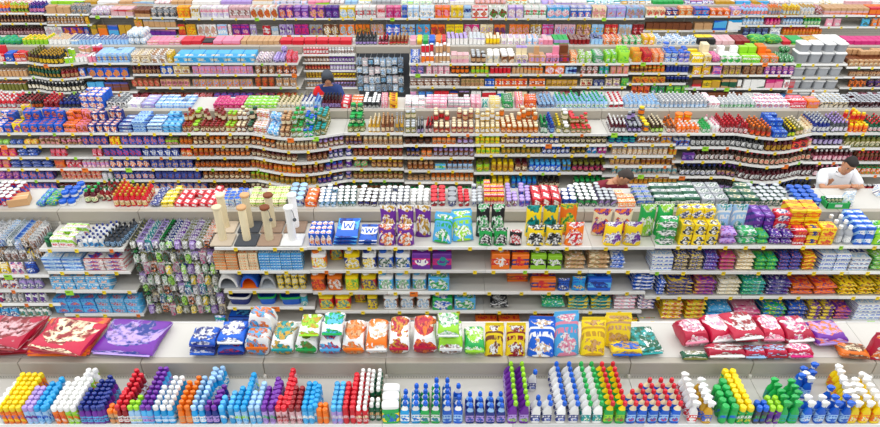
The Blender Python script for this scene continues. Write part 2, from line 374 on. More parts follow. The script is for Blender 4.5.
# ------------------------------------------------------------------ runs of products on the shelves
def parse(line):
    q = line.split(); x0, x1 = map(float, q[0].split(':')); t = q[1]; c = tuple(q[2].split('/'))
    while len(c) < 3: c = c + (('white',) if len(c) == 2 else (c[0],))
    o = {}
    for a in q[3:]:
        k, v = a.split('='); o[k] = v
    return x0, x1, t, c, o
def run_block(g, lev, text, ledge=False, rdef=1):
    runs = [parse(l) for l in text.strip().splitlines() if l.strip()]
    place = f"back ledge of the {RACKS[g]} rack" if ledge else f"{ORD[lev]} of the {RACKS[g]} rack"
    for i, (x0, x1, t, c, o) in enumerate(runs):
        kn, noun, w, h, d, fn, tm = TYPES[t]
        w = float(o.get('w', w)); h = float(o.get('h', h)); d = float(o.get('d', d)); st = int(o.get('p', (len(c[0])*3+len(c[1])) % 4 if fn is b_box else 0))
        if g >= 2 and t in ('flt', 'flm') and .12 < w < .23: w *= .78; d *= .85
        rows, stack = int(o.get('r', rdef)), int(o.get('s', 1)); kn = o.get('k', kn); noun = o['k'].replace('_', ' ') if 'k' in o else noun
        rows_ = int(o.get('r', rdef)); off = float(o.get('y', .015)); sk = float(o.get('sk', rnd.uniform(-.005, .005) if rows_ > 3 else 0)); miss = float(o.get('m', .06 if rows_ > 3 else 0))
        Yb = YF[g] + (DEP+.075 if ledge else 0)
        z0 = RAIL if ledge else TOP
        b = bay_at(g, wx((x0+x1)/2, Yb, z0))
        if not ledge:
            if b is None or lev >= len(b['z']) or b['z'][lev] is None: continue
            z0 = b['z'][lev]
            X0, X1 = wx(x0, Yb, z0), wx(x1, Yb, z0)
        else: X0, X1 = wx(x0, Yb, z0), wx(x1, Yb, z0)
        if t in ('jug', 'dome', 'pan'):
            n = max(1, int(round((X1-X0)/(w*1.03)))); step = (X1-X0)/n; w = min(w, step*.98)
        else:
            n = max(1, int(round((X1-X0)/(w*1.02)))); step = (X1-X0)/n; nw = math.floor(step*(.985 if tm in ('lid', 'cap') else .955)*200)/200
            if tm in ('lid', 'cap') or t == 'puk': d = nw
            w = nw
        me = product_mesh(t, c, w, h, d, st)
        nb = runs[i-1] if i else (runs[1] if len(runs) > 1 else None)
        near = ''
        if nb: near = f"beside {W(nb[3][0])} {nb[4]['k'].replace('_', ' ') if 'k' in nb[4] else TYPES[nb[2]][1]}s".replace('boxs', 'boxes').replace('pouchs', 'pouches').replace('trays of packets', 'trays').replace('tray of packetss', 'trays')
        for j in range(n):
            cut = rows if rows < 4 else rows - rnd.choice((0, 0, 0, 1, 1, 2)); shf = rnd.uniform(0, .02) if rows > 1 else rnd.uniform(0, .008)
            X = X0 + step*(j+.5); bb = bay_at(g, X)
            for r in range(cut):
                up = 1 if (lev == 0 and not ledge and g in (2, 3) and r >= 2 and t in ('box', 'pic', 'flt', 'jam', 'jar', 'can', 'tub', 'flm') and h < .16 and rnd.random() < .65) else 0
                for s in range(stack + up):
                    if (r or s) and miss and rnd.random() < miss: break
                    Y = Yb + off + shf + d/2 + r*(d+.006); ZZ = z0
                    if not ledge:
                        if bb: Y -= bulge_at(bb, X)
                        if Y + d/2 > YF[g] + DEP - .034: continue
                    elif Y + d/2 > Yb + .475: continue
                    jit = .002 if tm in ('lid', 'cap') else min(.004, (step-w)*.3 if step > w else .001)
                    put(kn, me, (X + sk*r + rnd.uniform(-jit, jit), Y, ZZ + s*h*1.002), rnd.uniform(-1, 1)*(.5 if tm in ('lid', 'cap') else .02 if fn in (b_box, b_tray) else .07),
                        0, 0, desc(t, c, noun), place, near, cat=noun.split()[-1] if noun != 'tray of packets' else 'tray', rank=r + (0 if s == stack-1 else .3))
# ------------------------------------------------------------------ larger pet goods with parts
def b_jug(mb, w, h, d, c):
    B, Lb = plain(c[0], .3), P((c[1], c[0], c[2]), 2)
    mb.loft([ring(w*.44, d*.42, 0, 12, .5), ring(w*.48, d*.48, h*.04, 12, .4), ring(w*.48, d*.48, h*.12, 12, .4), ring(w*.48, d*.48, h*.68, 12, .4), ring(w*.46, d*.46, h*.78, 12, .4), ring(w*.3, d*.3, h*.84, 12, .6)], [B, B, Lb, B, B])
def jug_parts(w, h, d, c):
    k = ('jugp', c, w, h, d)
    if k not in _ME:
        m1 = MB(); m1.lathe([(w*.2, h*.82), (w*.24, h*.83), (w*.24, h*.93), (w*.2, h*.95)], plain('white' if c[0] != 'white' else c[1], .3), 10, cx=-w*.18)
        m2 = MB(); m2.tube([(w*.02, 0, h*.8), (w*.1, 0, h*.95), (w*.3, 0, h*.97), (w*.42, 0, h*.86), (w*.43, 0, h*.74)], [h*.035]*5, plain(c[0], .3), 6)
        _ME[k] = [('lid', m1.mesh('lid', True)), ('handle', m2.mesh('handle', True))]
    return _ME[k]
def b_dome(mb, w, h, d, c):      # hooded pet bed: hollow half dome with an open front
    B, I = plain(c[0], .7), plain(c[1], .7)
    n = 14; out = []
    for r_, y in ((1, d*.4), (1, -d*.1), (.98, -d*.38)):
        out.append([(w*.48*r_*math.cos(math.pi*i/n), y, max(.0, h*.98*r_*math.sin(math.pi*i/n))) for i in range(n+1)])
    out.append([(x*.8, y, z*.8) for x, y, z in out[-1]]); out.append([(x, d*.3, z) for x, y, z in out[-1]])
    v = [p for r in out for p in r]; m = n+1; f = []; mt = []
    for i in range(4):
        for j in range(n): f.append((i*m+j, i*m+j+1, (i+1)*m+j+1, (i+1)*m+j)); mt.append(B if i < 3 else I)
    f.append(tuple(range(m))); mt.append(B); f.append(tuple(range(4*m, 5*m))); mt.append(I)
    mb.add(v, f, mt); mb.box(-w*.46, w*.46, -d*.4, d*.4, 0, .012, I)
def b_pan(mb, w, h, d, c):       # litter pan: open tray with a rolled rim
    O, R, I = plain(c[0], .35), plain(c[1], .35), plain(c[0], .5)
    mb.loft([ring(w*.4, d*.4, 0, 16, .4), ring(w*.44, d*.44, h*.8, 16, .4), ring(w*.49, d*.49, h*.82, 16, .4), ring(w*.49, d*.49, h, 16, .4), ring(w*.44, d*.44, h, 16, .4), ring(w*.41, d*.41, h*.15, 16, .4)], [O, R, R, R, I])
TYPES.update(jug=('litter_jug', 'jug', .2, .26, .16, b_jug, 'lid2'), dome=('hooded_pet_bed', 'hooded pet bed', .26, .2, .24, b_dome, 'and'),
             pan=('litter_pan', 'litter pan', .3, .13, .3, b_pan, 'and'))
_d0 = desc
def desc(t, c, noun=None):
    if t == 'jug': return f'{W(c[0])} handled jug with {W(c[1])} label'
    return _d0(t, c, noun)
_put0 = put
def put(kind, me, loc, *a, **k):
    _put0(kind, me, loc, *a, **k)
    if kind == 'litter_jug':
        c = k.get('c'); it = ITEMS[-1]
        for kk, m in _ME.items():
            if m is me: it['parts'] = jug_parts(kk[2], kk[3], kk[4], kk[1]); break
# ================= second rack (pet goods)
run_block(1, 0, """
44:50 tub dgreen/dgreen/green h=.13 w=.08 d=.08 r=2
51:74 car white/lime/red w=.085 h=.13 r=5 sk=.02 m=.1
76:82 can white/grey/navy r=4 h=.14
82:104 bot white/navy/sky w=.065 h=.15 d=.065 r=6 sk=.012 k=shampoo_bottle
104:121 bot dgrey/black/lblue w=.065 h=.16 d=.065 r=6 sk=.012 k=shampoo_bottle
309:332 car blue/orange/white w=.075 h=.17 r=3 d=.09
378:415 pch purple/orange/white w=.21 h=.27 d=.13 r=1 k=cat_food_pouch
379:432 pch purple/gold/white w=.21 h=.42 d=.13 y=.19 r=1 k=cat_food_pouch
478:508 pch green/black/white w=.155 h=.23 d=.1 r=1 k=litter_bag
509:523 pch black/red/white w=.15 h=.2 d=.1 r=1 k=litter_bag
476:506 pch black/green/white w=.16 h=.44 d=.12 y=.2 r=1 k=litter_bag
526:563 pch yellow/black/white w=.215 h=.27 d=.11 r=1 k=litter_bag
526:560 pch yellow/teal/dgreen w=.19 h=.42 d=.12 y=.2 r=1 k=litter_bag
564:584 pch orange/red/white w=.23 h=.3 d=.12 r=1 k=litter_bag
560:580 pch orange/green/yellow w=.2 h=.42 d=.1 y=.25 r=1 k=litter_bag
603:642 pch yellow/purple/white w=.21 h=.3 d=.14 r=1 k=cat_food_pouch
594:636 pch cream/purple/orange w=.22 h=.36 d=.12 y=.22 r=1 k=cat_food_pouch
656:677 pch green/white/dgreen w=.24 h=.12 d=.16 s=3 r=1 k=treat_bag
640:676 pch green/lime/white w=.19 h=.42 d=.12 y=.2 r=1 k=treat_bag
678:717 box yellow/black/white w=.15 h=.145 d=.12 s=2 r=1 p=2 k=treat_box
678:714 box yellow/navy/white w=.145 h=.14 d=.12 s=3 y=.16 r=1 p=2 k=treat_box
718:736 flm lilac/purple/pink w=.2 h=.1 d=.16 s=2 r=1 k=treat_pack
737:756 flm green/white/teal w=.2 h=.1 d=.16 s=2 r=1 k=treat_pack
716:750 bag lblue/white/teal w=.19 h=.42 d=.12 y=.2 r=1 k=treat_bag
757:768 flm green/teal/lime w=.14 h=.07 d=.16 s=2 r=2 k=treat_pack
769:792 flm purple/navy/white w=.14 h=.08 d=.16 s=2 r=1 k=treat_pack
756:776 box purple/navy/lilac w=.13 h=.1 d=.12 s=3 y=.19 r=2 p=1 k=treat_box
792:804 box red/orange/white w=.14 h=.1 d=.14 s=2 r=1 k=treat_box
776:792 box red/white/navy w=.14 h=.11 d=.14 s=3 y=.18 r=1 k=treat_box
805:817 box yellow/red/navy w=.14 h=.11 d=.14 s=2 r=1 k=treat_box
818:833 box yellow/orange/red w=.16 h=.12 d=.15 s=2 r=1 k=treat_box
792:822 box yellow/red/orange w=.15 h=.12 d=.13 s=3 y=.2 r=2 k=treat_box
834:853 bot grey/white/silver w=.1 h=.24 d=.1 r=3 k=pet_shampoo_bottle
854:872 car blue/lblue/white w=.1 h=.12 d=.1 s=2 r=4
872:890 bag lime/green/white w=.15 h=.18 d=.1 r=3
""")
run_block(1, 1, """
44:84 flt lblue/blue/white w=.3 h=.06 d=.25 s=3 p=3
85:126 flt white/red/blue w=.26 h=.055 d=.25 s=3 p=0
215:239 flt tan/orange/cream w=.13 h=.04 d=.15 s=6 r=1 p=3
240:259 flt cream/tan/orange w=.14 h=.04 d=.15 s=6 r=1 p=3
260:303 flt sky/blue/white w=.12 h=.04 d=.15 s=6 r=1 p=3
311:327 jug white/orange/yellow
327:341 jug yellow/red/teal y=.2
343:361 jug yellow/navy/white
362:377 jug white/navy/yellow
378:394 jug white/blue/dgreen
395:411 jug white/blue/dgreen
412:431 box purple/magenta/white w=.22 h=.24 d=.2 p=1 k=litter_box_carton
432:452 box purple/magenta/teal w=.22 h=.24 d=.2 p=1 k=litter_box_carton
491:510 box orange/red/white w=.22 h=.23 d=.2 p=1 k=litter_box_carton
511:529 box orange/navy/red w=.21 h=.22 d=.2 p=1 k=litter_box_carton
530:546 box lime/black/white w=.19 h=.22 d=.16 p=1 k=litter_box_carton
547:562 box lime/black/white w=.18 h=.21 d=.16 p=1 k=litter_box_carton
563:585 flm tan/olive/white w=.25 h=.06 d=.3 s=3 k=kibble_bag
587:609 flm tan/cream/olive w=.26 h=.07 d=.3 s=3 k=kibble_bag
610:625 flm blue/white/lblue w=.18 h=.06 d=.28 s=3 k=kibble_bag
650:672 flt white/blue/lblue w=.23 h=.055 d=.25 s=4 p=3
673:702 flm navy/yellow/white w=.16 h=.055 d=.22 s=4 k=treat_pack
703:717 flm purple/blue/white w=.16 h=.055 d=.22 s=4 k=treat_pack
718:734 flm magenta/gold/purple w=.17 h=.055 d=.22 s=4 k=treat_pack
735:753 flm cream/gold/white w=.2 h=.055 d=.22 s=4 k=treat_pack
754:776 flm green/teal/lime w=.13 h=.06 d=.2 s=3 k=treat_pack
777:800 flm navy/blue/orange w=.14 h=.055 d=.2 s=4 k=treat_pack
801:814 flm yellow/red/orange w=.14 h=.055 d=.2 s=4 k=treat_pack
818:847 flt white/blue/lblue w=.17 h=.06 d=.24 s=4 p=3 r=2
848:868 flt white/navy/lblue w=.2 h=.06 d=.24 s=3 p=3
870:890 flm lime/green/white w=.16 h=.07 d=.2 s=3 k=treat_pack
""")
run_block(1, 2, """
52:112 box sky/white/orange w=.15 h=.1 d=.16 s=2 p=0 k=treat_box
113:133 flt white/orange/red w=.23 h=.045 d=.25 s=3
216:239 dome white/grey/white
239:258 dome blue/orange/blue
259:276 dome grey/silver/white
277:306 can yellow/silver/dgrey w=.085 h=.11 s=2 r=2 k=pet_food_can
311:326 jug orange/brown/red
327:343 jug orange/brown/white
345:359 jug yellow/lime/green
361:377 jug yellow/red/navy
378:394 jug white/sky/green
395:411 jug white/sky/green
412:427 jug white/sky/green
428:450 box sky/green/white w=.24 h=.2 d=.2 p=2 k=litter_box_carton
508:530 box orange/brown/red w=.25 h=.13 d=.2 y=.2 p=1 k=litter_box_carton
531:556 box orange/navy/red w=.28 h=.19 d=.2 p=1 k=litter_box_carton
557:570 bag blue/navy/white w=.15 h=.17 k=litter_bag
571:586 bag cyan/blue/yellow w=.16 h=.2 k=litter_bag
587:611 box blue/sky/navy w=.28 h=.19 d=.2 p=1 k=litter_box_carton
632:654 flm blue/white/navy w=.26 h=.055 d=.28 s=4 k=kibble_bag
656:664 flm blue/white/navy w=.15 h=.055 d=.28 s=4 k=kibble_bag
665:692 flm navy/yellow/gold w=.3 h=.055 d=.28 s=4 k=kibble_bag
693:715 flm purple/gold/magenta w=.25 h=.055 d=.28 s=4 k=kibble_bag
716:739 flm cream/white/olive w=.25 h=.055 d=.28 s=4 k=kibble_bag
740:764 flm teal/green/white w=.26 h=.055 d=.26 s=4 k=kibble_bag
765:789 flm navy/purple/white w=.27 h=.055 d=.26 s=4 k=kibble_bag
790:836 flm orange/red/navy w=.25 h=.08 d=.28 s=2 r=1 k=kibble_bag
837:892 flm yellow/black/orange w=.25 h=.06 d=.28 s=3 k=kibble_bag
""")
run_block(1, 3, """
56:98 box sky/blue/orange w=.16 h=.11 d=.16 s=2 p=0 k=treat_box
98:142 box sky/lblue/red w=.16 h=.11 d=.16 s=2 p=0 k=treat_box
222:256 pan navy/white/white
257:276 pan blue/green/white
277:304 pan blue/green/lblue
300:308 can teal/white/sky h=.16
319:334 jug yellow/red/teal
335:351 jug yellow/red/teal
353:366 jug yellow/olive/red y=.15
367:378 jug yellow/olive/navy
383:399 jug white/brown/lblue
400:415 jug white/brown/lblue
416:431 jug white/brown/lblue
432:453 box green/blue/white w=.24 h=.19 d=.2 p=2 k=litter_box_carton
454:476 box sky/green/white w=.25 h=.18 d=.2 p=2 k=litter_box_carton
489:509 flm black/white/grey w=.25 h=.12 d=.3 k=kibble_bag
541:566 flm green/teal/white w=.28 h=.14 d=.3 k=kibble_bag
567:612 flm teal/yellow/navy w=.26 h=.055 d=.3 s=3 k=kibble_bag
613:636 flm white/pink/lblue w=.26 h=.055 d=.3 s=4 k=kibble_bag
637:655 flm white/navy/pink w=.22 h=.055 d=.3 s=4 k=kibble_bag
660:682 flm yellow/red/white w=.26 h=.07 d=.3 s=4 k=kibble_bag
683:704 flm yellow/red/green w=.25 h=.07 d=.3 s=4 k=kibble_bag
706:731 flm cyan/sky/white w=.28 h=.1 d=.3 s=2 k=kibble_bag
732:760 flm pink/magenta/white w=.3 h=.08 d=.3 s=2 k=kibble_bag
761:785 flm green/blue/yellow w=.26 h=.07 d=.3 s=3 k=kibble_bag
786:806 flm blue/navy/yellow w=.22 h=.07 d=.3 s=3 k=kibble_bag
807:832 flm yellow/purple/navy w=.14 h=.055 d=.25 s=4 k=kibble_bag
833:850 flm purple/orange/navy w=.2 h=.055 d=.25 s=3 k=kibble_bag
852:880 flt white/blue/lblue w=.3 h=.05 d=.3 s=5 p=3
""")
run_block(1, 4, """
214:226 pch teal/white/blue w=.15 h=.12
228:260 box blue/navy/sky w=.4 h=.12 d=.3 k=storage_bin_carton
315:345 pch navy/white/grey w=.22 h=.16
392:425 pch grey/white/orange w=.2 h=.16
475:520 box orange/brown/red w=.24 h=.14 d=.2 k=litter_box_carton
535:560 box orange/brown/tan w=.24 h=.14 d=.2 k=litter_box_carton
588:655 pch yellow/green/red w=.24 h=.16 k=treat_bag
""")
# left bay of the second rack: small packs
run_block(1, 1, """
-60:-10 bag navy/sky/white w=.14 h=.15
-9:9 bag yellow/white/brown w=.1 h=.15
10:24 bag white/pink/navy w=.1 h=.15
25:37 bag navy/blue/white w=.1 h=.15
""")
run_block(1, 2, """
-60:0 pch white/pink/navy w=.11 h=.13
1:18 pch white/navy/orange w=.1 h=.13
19:42 pch lilac/navy/white w=.1 h=.13
""")
run_block(1, 3, """
-60:4 pch white/navy/red w=.1 h=.12
5:24 pch grey/white/brown w=.09 h=.12
25:46 pch white/purple/navy w=.09 h=.12
""")
run_block(1, 4, """
-60:18 pch sky/navy/white w=.11 h=.13
19:50 pch white/olive/teal w=.1 h=.13
""")
# ================= back ledge of the second rack
run_block(1, 0, """
-14:13 bev red/white/blue w=.075 h=.14 r=7 d=.075
36:45 flm blue/green/white w=.12 h=.08 d=.12 r=4 s=1
45:56 flm green/blue/yellow w=.14 h=.1 d=.14 r=4
57:74 puk blue/white/navy w=.14 h=.07 r=4 s=2 m=.2 d=.14
80:94 bot maroon/green/cream w=.07 h=.18 r=5 y=.1 m=.3
95:112 bot dred/dgreen/cream w=.07 h=.18 r=5 y=.15 m=.2
113:147 bot red/gold/cream w=.065 h=.18 r=6 d=.07
149:160 flm navy/dgrey/white w=.1 h=.06 d=.14 r=3
161:173 flt yellow/olive/white w=.07 h=.07 d=.1 r=5
174:222 flt red/dred/white w=.1 h=.05 d=.11 r=5
223:246 can white/blue/lblue r=4
248:286 flt cream/lime/olive w=.1 h=.07 d=.13 r=4
287:304 can grey/lblue/navy w=.09 r=5
305:317 flt orange/red/white w=.15 h=.1 d=.1 r=3 m=.3
318:336 can lblue/white/dgreen w=.08 h=.08 r=6
337:356 can dgreen/white/lblue w=.08 h=.08 r=6
357:377 can dbrown/white/navy w=.08 h=.08 r=6
378:409 can grey/white/navy w=.08 h=.08 r=6
410:429 tub grey/white/white w=.085 h=.09 r=6 d=.085
430:446 tub maroon/red/white w=.085 h=.09 r=6 d=.085
447:457 tub navy/grey/white w=.085 h=.09 r=6 d=.085
458:470 tub dred/red/white w=.085 h=.09 r=6 d=.085
471:483 tub grey/silver/navy w=.085 h=.09 r=6 d=.085
484:504 box red/yellow/white w=.08 h=.16 d=.1 r=5 p=3
506:518 tub brown/lilac/white w=.085 h=.1 r=6 d=.085
519:531 tub purple/lilac/blue w=.085 h=.1 r=6 d=.085
532:561 box red/dred/white w=.14 h=.12 d=.17 r=2 s=1 p=1
562:577 can blue/white/navy w=.08 r=5
578:598 can dgrey/white/green w=.085 r=6
599:617 can dgrey/silver/lilac w=.08 r=6
618:636 box orange/cream/white w=.1 h=.07 d=.1 r=4
638:654 box grey/blue/dgreen w=.12 h=.1 d=.12 r=4 p=3
655:700 box dgreen/white/grey w=.16 h=.12 d=.14 r=4 p=1 m=.15
701:728 box grey/dgreen/white w=.15 h=.12 d=.14 r=4 p=2 m=.1
729:758 box dgreen/grey/cream w=.15 h=.12 d=.14 r=4 p=1 m=.1
760:795 can dgreen/silver/white w=.08 h=.1 r=6 sk=-.01
797:822 tub navy/blue/lblue w=.1 h=.09 r=5 d=.1
888:930 box white/navy/lblue w=.1 h=.12 d=.12 r=2 y=.25 p=3
""", ledge=True)
# ================= third rack
run_block(2, 0, """
-30:4 box blue/orange/white w=.12 h=.12 d=.08 r=5
5:12 box blue/navy/orange w=.1 h=.12 d=.08 r=5
13:21 box yellow/blue/red w=.13 h=.15 d=.08 r=5
22:63 box blue/navy/orange w=.12 h=.14 d=.08 r=5 p=2 m=.05
64:76 box orange/maroon/pink w=.1 h=.13 d=.08 r=5 p=3
77:88 box pink/dred/orange w=.1 h=.13 d=.08 r=5 p=2
89:118 box navy/white/orange w=.12 h=.13 d=.08 r=5 p=2 k=tea_box
119:132 flt navy/lblue/white w=.2 h=.06 d=.16 r=3 s=2
133:146 flt lblue/blue/navy w=.2 h=.06 d=.16 r=3 s=3
147:162 flt lblue/navy/white w=.2 h=.06 d=.16 r=3 s=2
163:181 flt sky/navy/lblue w=.13 h=.06 d=.16 r=3 s=2
182:191 jar amber/dred/cream r=6
192:199 jar brown/lime/cream r=6
200:224 jar brown/dred/cream r=6
225:235 jar amber/lime/cream r=6
236:246 jar brown/cream/white r=6
247:253 jar dbrown/dgreen/cream r=6
255:268 box white/red/tan w=.1 h=.14 d=.08 r=5 p=1
269:281 flm sky/white/blue w=.11 h=.12 d=.14 r=3 s=1
282:292 jar brown/tan/cream w=.09 r=6
293:304 pic olive/green/white r=8 h=.13
305:315 pic green/blue/white r=8 h=.13
316:327 pic olive/teal/cream r=8 h=.13
347:365 pic olive/green/cream r=4 h=.12 s=1
349:363 pic dgreen/green/cream r=3 h=.12 y=.06 s=2
368:380 bot gold/cream/white w=.07 h=.17 r=6
381:394 bot brown/tan/cream w=.07 h=.17 r=6
395:404 bot gold/grey/dgrey r=6 h=.17
405:416 jar olive/silver/cream r=6
417:424 bot black/grey/lilac r=6 h=.15
425:432 bot maroon/red/white r=6 h=.15
433:450 jar brown/cream/red r=6
451:474 jar dred/cream/tan r=6
475:500 jar gold/cream/white r=6 h=.13
501:539 jar amber/cream/orange r=6 h=.13
540:548 bot dgreen/green/white r=6 h=.19
549:555 bot navy/blue/lblue r=6 h=.17
556:562 bot olive/yellow/white r=6 h=.15
563:570 jar olive/white/cream r=6
571:592 jam olive/red/cream r=5 h=.09 m=.1
571:578 jam olive/red/cream r=3 h=.09 y=.2 s=2
610:626 bot maroon/white/silver r=6 h=.17
628:642 jar black/grey/lilac r=6 h=.14
643:650 jar dgrey/yellow/orange r=6 h=.14
651:664 bot dbrown/cream/lime r=6 h=.15
667:676 bot brown/orange/white r=6 h=.14
677:700 bot orange/white/orange r=4 h=.12 w=.07
680:698 tub orange/orange/yellow w=.14 h=.09 y=.3 s=2 r=2
702:711 bot green/green/white r=5 h=.12
712:720 bot white/pink/white r=6 h=.15
721:747 bot dred/red/white r=6 h=.17
748:767 bot brown/orange/red r=6 h=.17
768:782 flt blue/navy/lblue w=.13 h=.1 d=.12 r=5
783:792 bot black/yellow/lime r=6 h=.15
793:802 bot olive/cream/tan r=6 h=.15
803:812 bot cream/tan/white r=6 h=.15
813:830 bot navy/silver/white r=6 h=.18
831:848 bot dgrey/lilac/white r=6 h=.18
849:868 jar orange/yellow/red r=5 h=.13
869:896 bot dgreen/red/white r=6 h=.16
""")
run_block(2, 1, """
-30:9 flm lime/green/white w=.14 h=.08 d=.1
10:23 flm blue/navy/white w=.14 h=.08 d=.1
24:38 flm yellow/orange/white w=.14 h=.09 d=.1
39:60 can tan/pink/maroon r=2
61:82 can brown/tan/pink r=2
83:108 box navy/orange/blue w=.11 r=2 p=2
109:120 bag yellow/orange/red w=.1 h=.13
121:165 box navy/blue/orange w=.11 r=2 p=2 k=tea_box
166:178 car olive/lime/pink w=.1 h=.1
179:192 jar amber/brown/orange r=2
193:208 jar brown/tan/cream r=2
209:226 jar amber/orange/cream r=2
227:250 jar brown/cream/tan r=2
251:277 jar brown/orange/cream r=2 k=spread_jar
278:318 spi tan/cream/brown r=2
319:344 jar brown/lilac/cream r=2
345:362 spi brown/tan/navy r=2
363:403 jar tan/cream/brown r=2
404:431 puk dbrown/brown w=.1 r=2 s=2
432:456 jar orange/brown/tan r=2
457:474 jar brown/grey/lilac r=2
475:500 jar yellow/lime/gold r=2 k=mustard_jar
501:519 jar brown/gold/cream r=2
520:559 jar navy/gold/white r=2 k=mayonnaise_jar
560:607 jar dbrown/olive/cream r=2 k=olive_jar
609:636 puk teal/navy w=.1 r=2 s=2
637:660 can brown/tan/white r=2 k=bean_can
661:672 can gold/orange/blue r=2 k=bean_can
673:690 can blue/white/brown r=2 k=bean_can
691:760 vin black/dgrey/white r=2 w=.075
761:788 vin maroon/brown/gold r=2 k=vinegar_bottle
789:806 box red/orange/black w=.15 h=.12 r=1 p=1
807:812 jar tan/pink/cream r=2
813:843 vin black/silver/lilac r=2 k=vinegar_bottle
844:896 vin olive/dgreen/cream r=2 k=vinegar_bottle
""")
run_block(2, 2, """
-30:16 bag magenta/orange/tan w=.12 h=.13
18:38 flm blue/navy/white w=.2 h=.06 d=.16 s=2
50:66 bag red/pink/brown w=.1 h=.12
92:102 bag red/pink/white w=.1 h=.12
104:142 box navy/red/blue w=.1 r=2 p=2 k=tea_box
143:179 box navy/white/blue w=.11 r=2 p=2 k=tea_box
180:192 jar orange/red/cream r=2
193:214 jar amber/orange/dred r=2
215:250 jar brown/tan/orange r=2
251:299 jar brown/maroon/cream r=2 k=spread_jar
308:328 jar brown/maroon/tan r=2 k=spread_jar
329:343 jar navy/lilac/white r=2
345:352 jar navy/lilac/white r=2
353:403 jar brown/dred/tan r=2 k=spread_jar
406:420 jar dbrown/navy/tan r=2
421:432 jar orange/brown/tan r=2
433:474 jar brown/lilac/grey r=2 k=spread_jar
476:500 jar yellow/olive/lime r=2 k=mustard_jar
501:541 jar olive/brown/gold r=2 k=olive_jar
542:570 jar navy/blue/white r=2 k=mayonnaise_jar
571:586 jar dbrown/gold/olive r=2 k=olive_jar
587:597 can blue/teal/white r=2
598:607 can magenta/purple/white r=2
612:668 can tan/white/cream r=2 k=bean_can
669:677 can orange/lime/gold r=2 k=bean_can
682:694 box purple/lilac/navy w=.13 h=.13 p=1
695:734 vin dbrown/dred/white r=2 k=soy_sauce_bottle
735:811 vin dbrown/red/cream r=2 k=soy_sauce_bottle
813:852 vin maroon/white/pink r=2 k=vinegar_bottle
856:896 bot brown/red/black r=2 h=.17
""")
run_block(2, 3, """
-30:10 bag magenta/tan/orange w=.12 h=.13
11:53 flm navy/blue/white w=.2 h=.06 d=.16 s=2
54:65 bag orange/red/tan w=.12 h=.13
66:81 can red/pink/white r=2
82:109 can pink/white/lilac r=2
110:150 box navy/orange/white w=.1 r=2 p=2 k=tea_box
151:193 box navy/tan/blue w=.11 r=2 p=2 k=tea_box
195:250 jar brown/dbrown/orange r=2 k=spread_jar
251:274 jar amber/gold/red r=2
275:303 jar orange/amber/gold r=2
304:325 jar brown/tan/dred r=2 k=spread_jar
326:343 jar purple/blue/tan r=2
345:352 jar purple/white/navy r=2
354:368 flm green/red/white w=.12 h=.12 d=.16 r=1 k=gift_pack
371:403 jar brown/gold/tan r=2 k=spread_jar
407:434 jar brown/tan/amber r=2
435:446 box sky/yellow/green w=.17 h=.1 p=1
447:473 jar lblue/brown/grey r=2
476:490 pic lime/olive/yellow r=2
491:514 pic gold/yellow/amber r=2
515:528 pic brown/maroon/cream r=2
529:561 pic blue/sky/white r=2
562:571 pic olive/sky/blue r=2
572:606 pic dbrown/olive/magenta r=2
610:640 can tan/brown/gold r=2 k=bean_can
641:676 can amber/gold/brown r=2 k=bean_can
680:716 vin black/navy/white r=2 k=soy_sauce_bottle
717:734 vin black/purple/tan r=2 k=soy_sauce_bottle
736:811 vin maroon/black/white r=2 k=soy_sauce_bottle
813:853 vin maroon/pink/white r=2 k=vinegar_bottle
856:896 can orange/green/white r=2 k=bean_can
""")
run_block(2, 4, """
-30:20 bag purple/pink/brown w=.12 h=.13
21:54 box navy/blue/orange w=.13 h=.14 r=2 p=2 k=tea_box
61:101 can red/cream/tan w=.08 h=.075 s=2 r=2 k=stacked_can
102:112 can white/silver/lilac r=2 w=.08
115:155 box navy/lblue/orange w=.1 r=2 p=2 k=tea_box
156:201 box navy/brown/blue w=.11 r=2 p=2 k=tea_box
203:250 jar brown/amber/cream r=2 k=spread_jar
251:270 jar gold/lime/brown r=2
271:318 jar gold/amber/olive r=2
319:332 jar navy/gold/purple r=2
333:343 jar navy/brown/white r=2
345:352 jar navy/lilac/tan r=2
353:403 jar brown/olive/tan r=2 k=spread_jar
407:430 puk tan/grey w=.1 r=2 s=1
431:474 jam tan/orange/cream r=2 h=.09
476:490 pic lime/dgreen/cream r=2
491:510 pic gold/yellow/lime r=2
511:537 pic blue/cyan/olive r=2
538:560 pic dbrown/black/cream r=2
574:606 pic dgreen/green/cream r=2
612:677 can grey/tan/teal r=2 k=bean_can
680:734 vin black/dbrown/lilac r=1 k=soy_sauce_bottle
735:811 vin black/navy/grey r=1 k=soy_sauce_bottle
813:896 can maroon/white/red r=1 k=bean_can
""")
run_block(2, 5, """
-30:14 box lilac/purple/white w=.12
15:58 box navy/blue/orange w=.12 r=1 p=2 k=tea_box
60:145 can brown/dred/green r=1
147:208 box navy/grey/orange w=.11 r=1 p=2 k=tea_box
209:250 jar dbrown/brown/tan r=1
251:300 jar brown/cream/white r=1
301:343 jar maroon/purple/tan r=1
345:403 jar brown/dgreen/olive r=1
405:474 jam brown/green/tan r=1
610:677 can gold/orange/amber r=1
""")
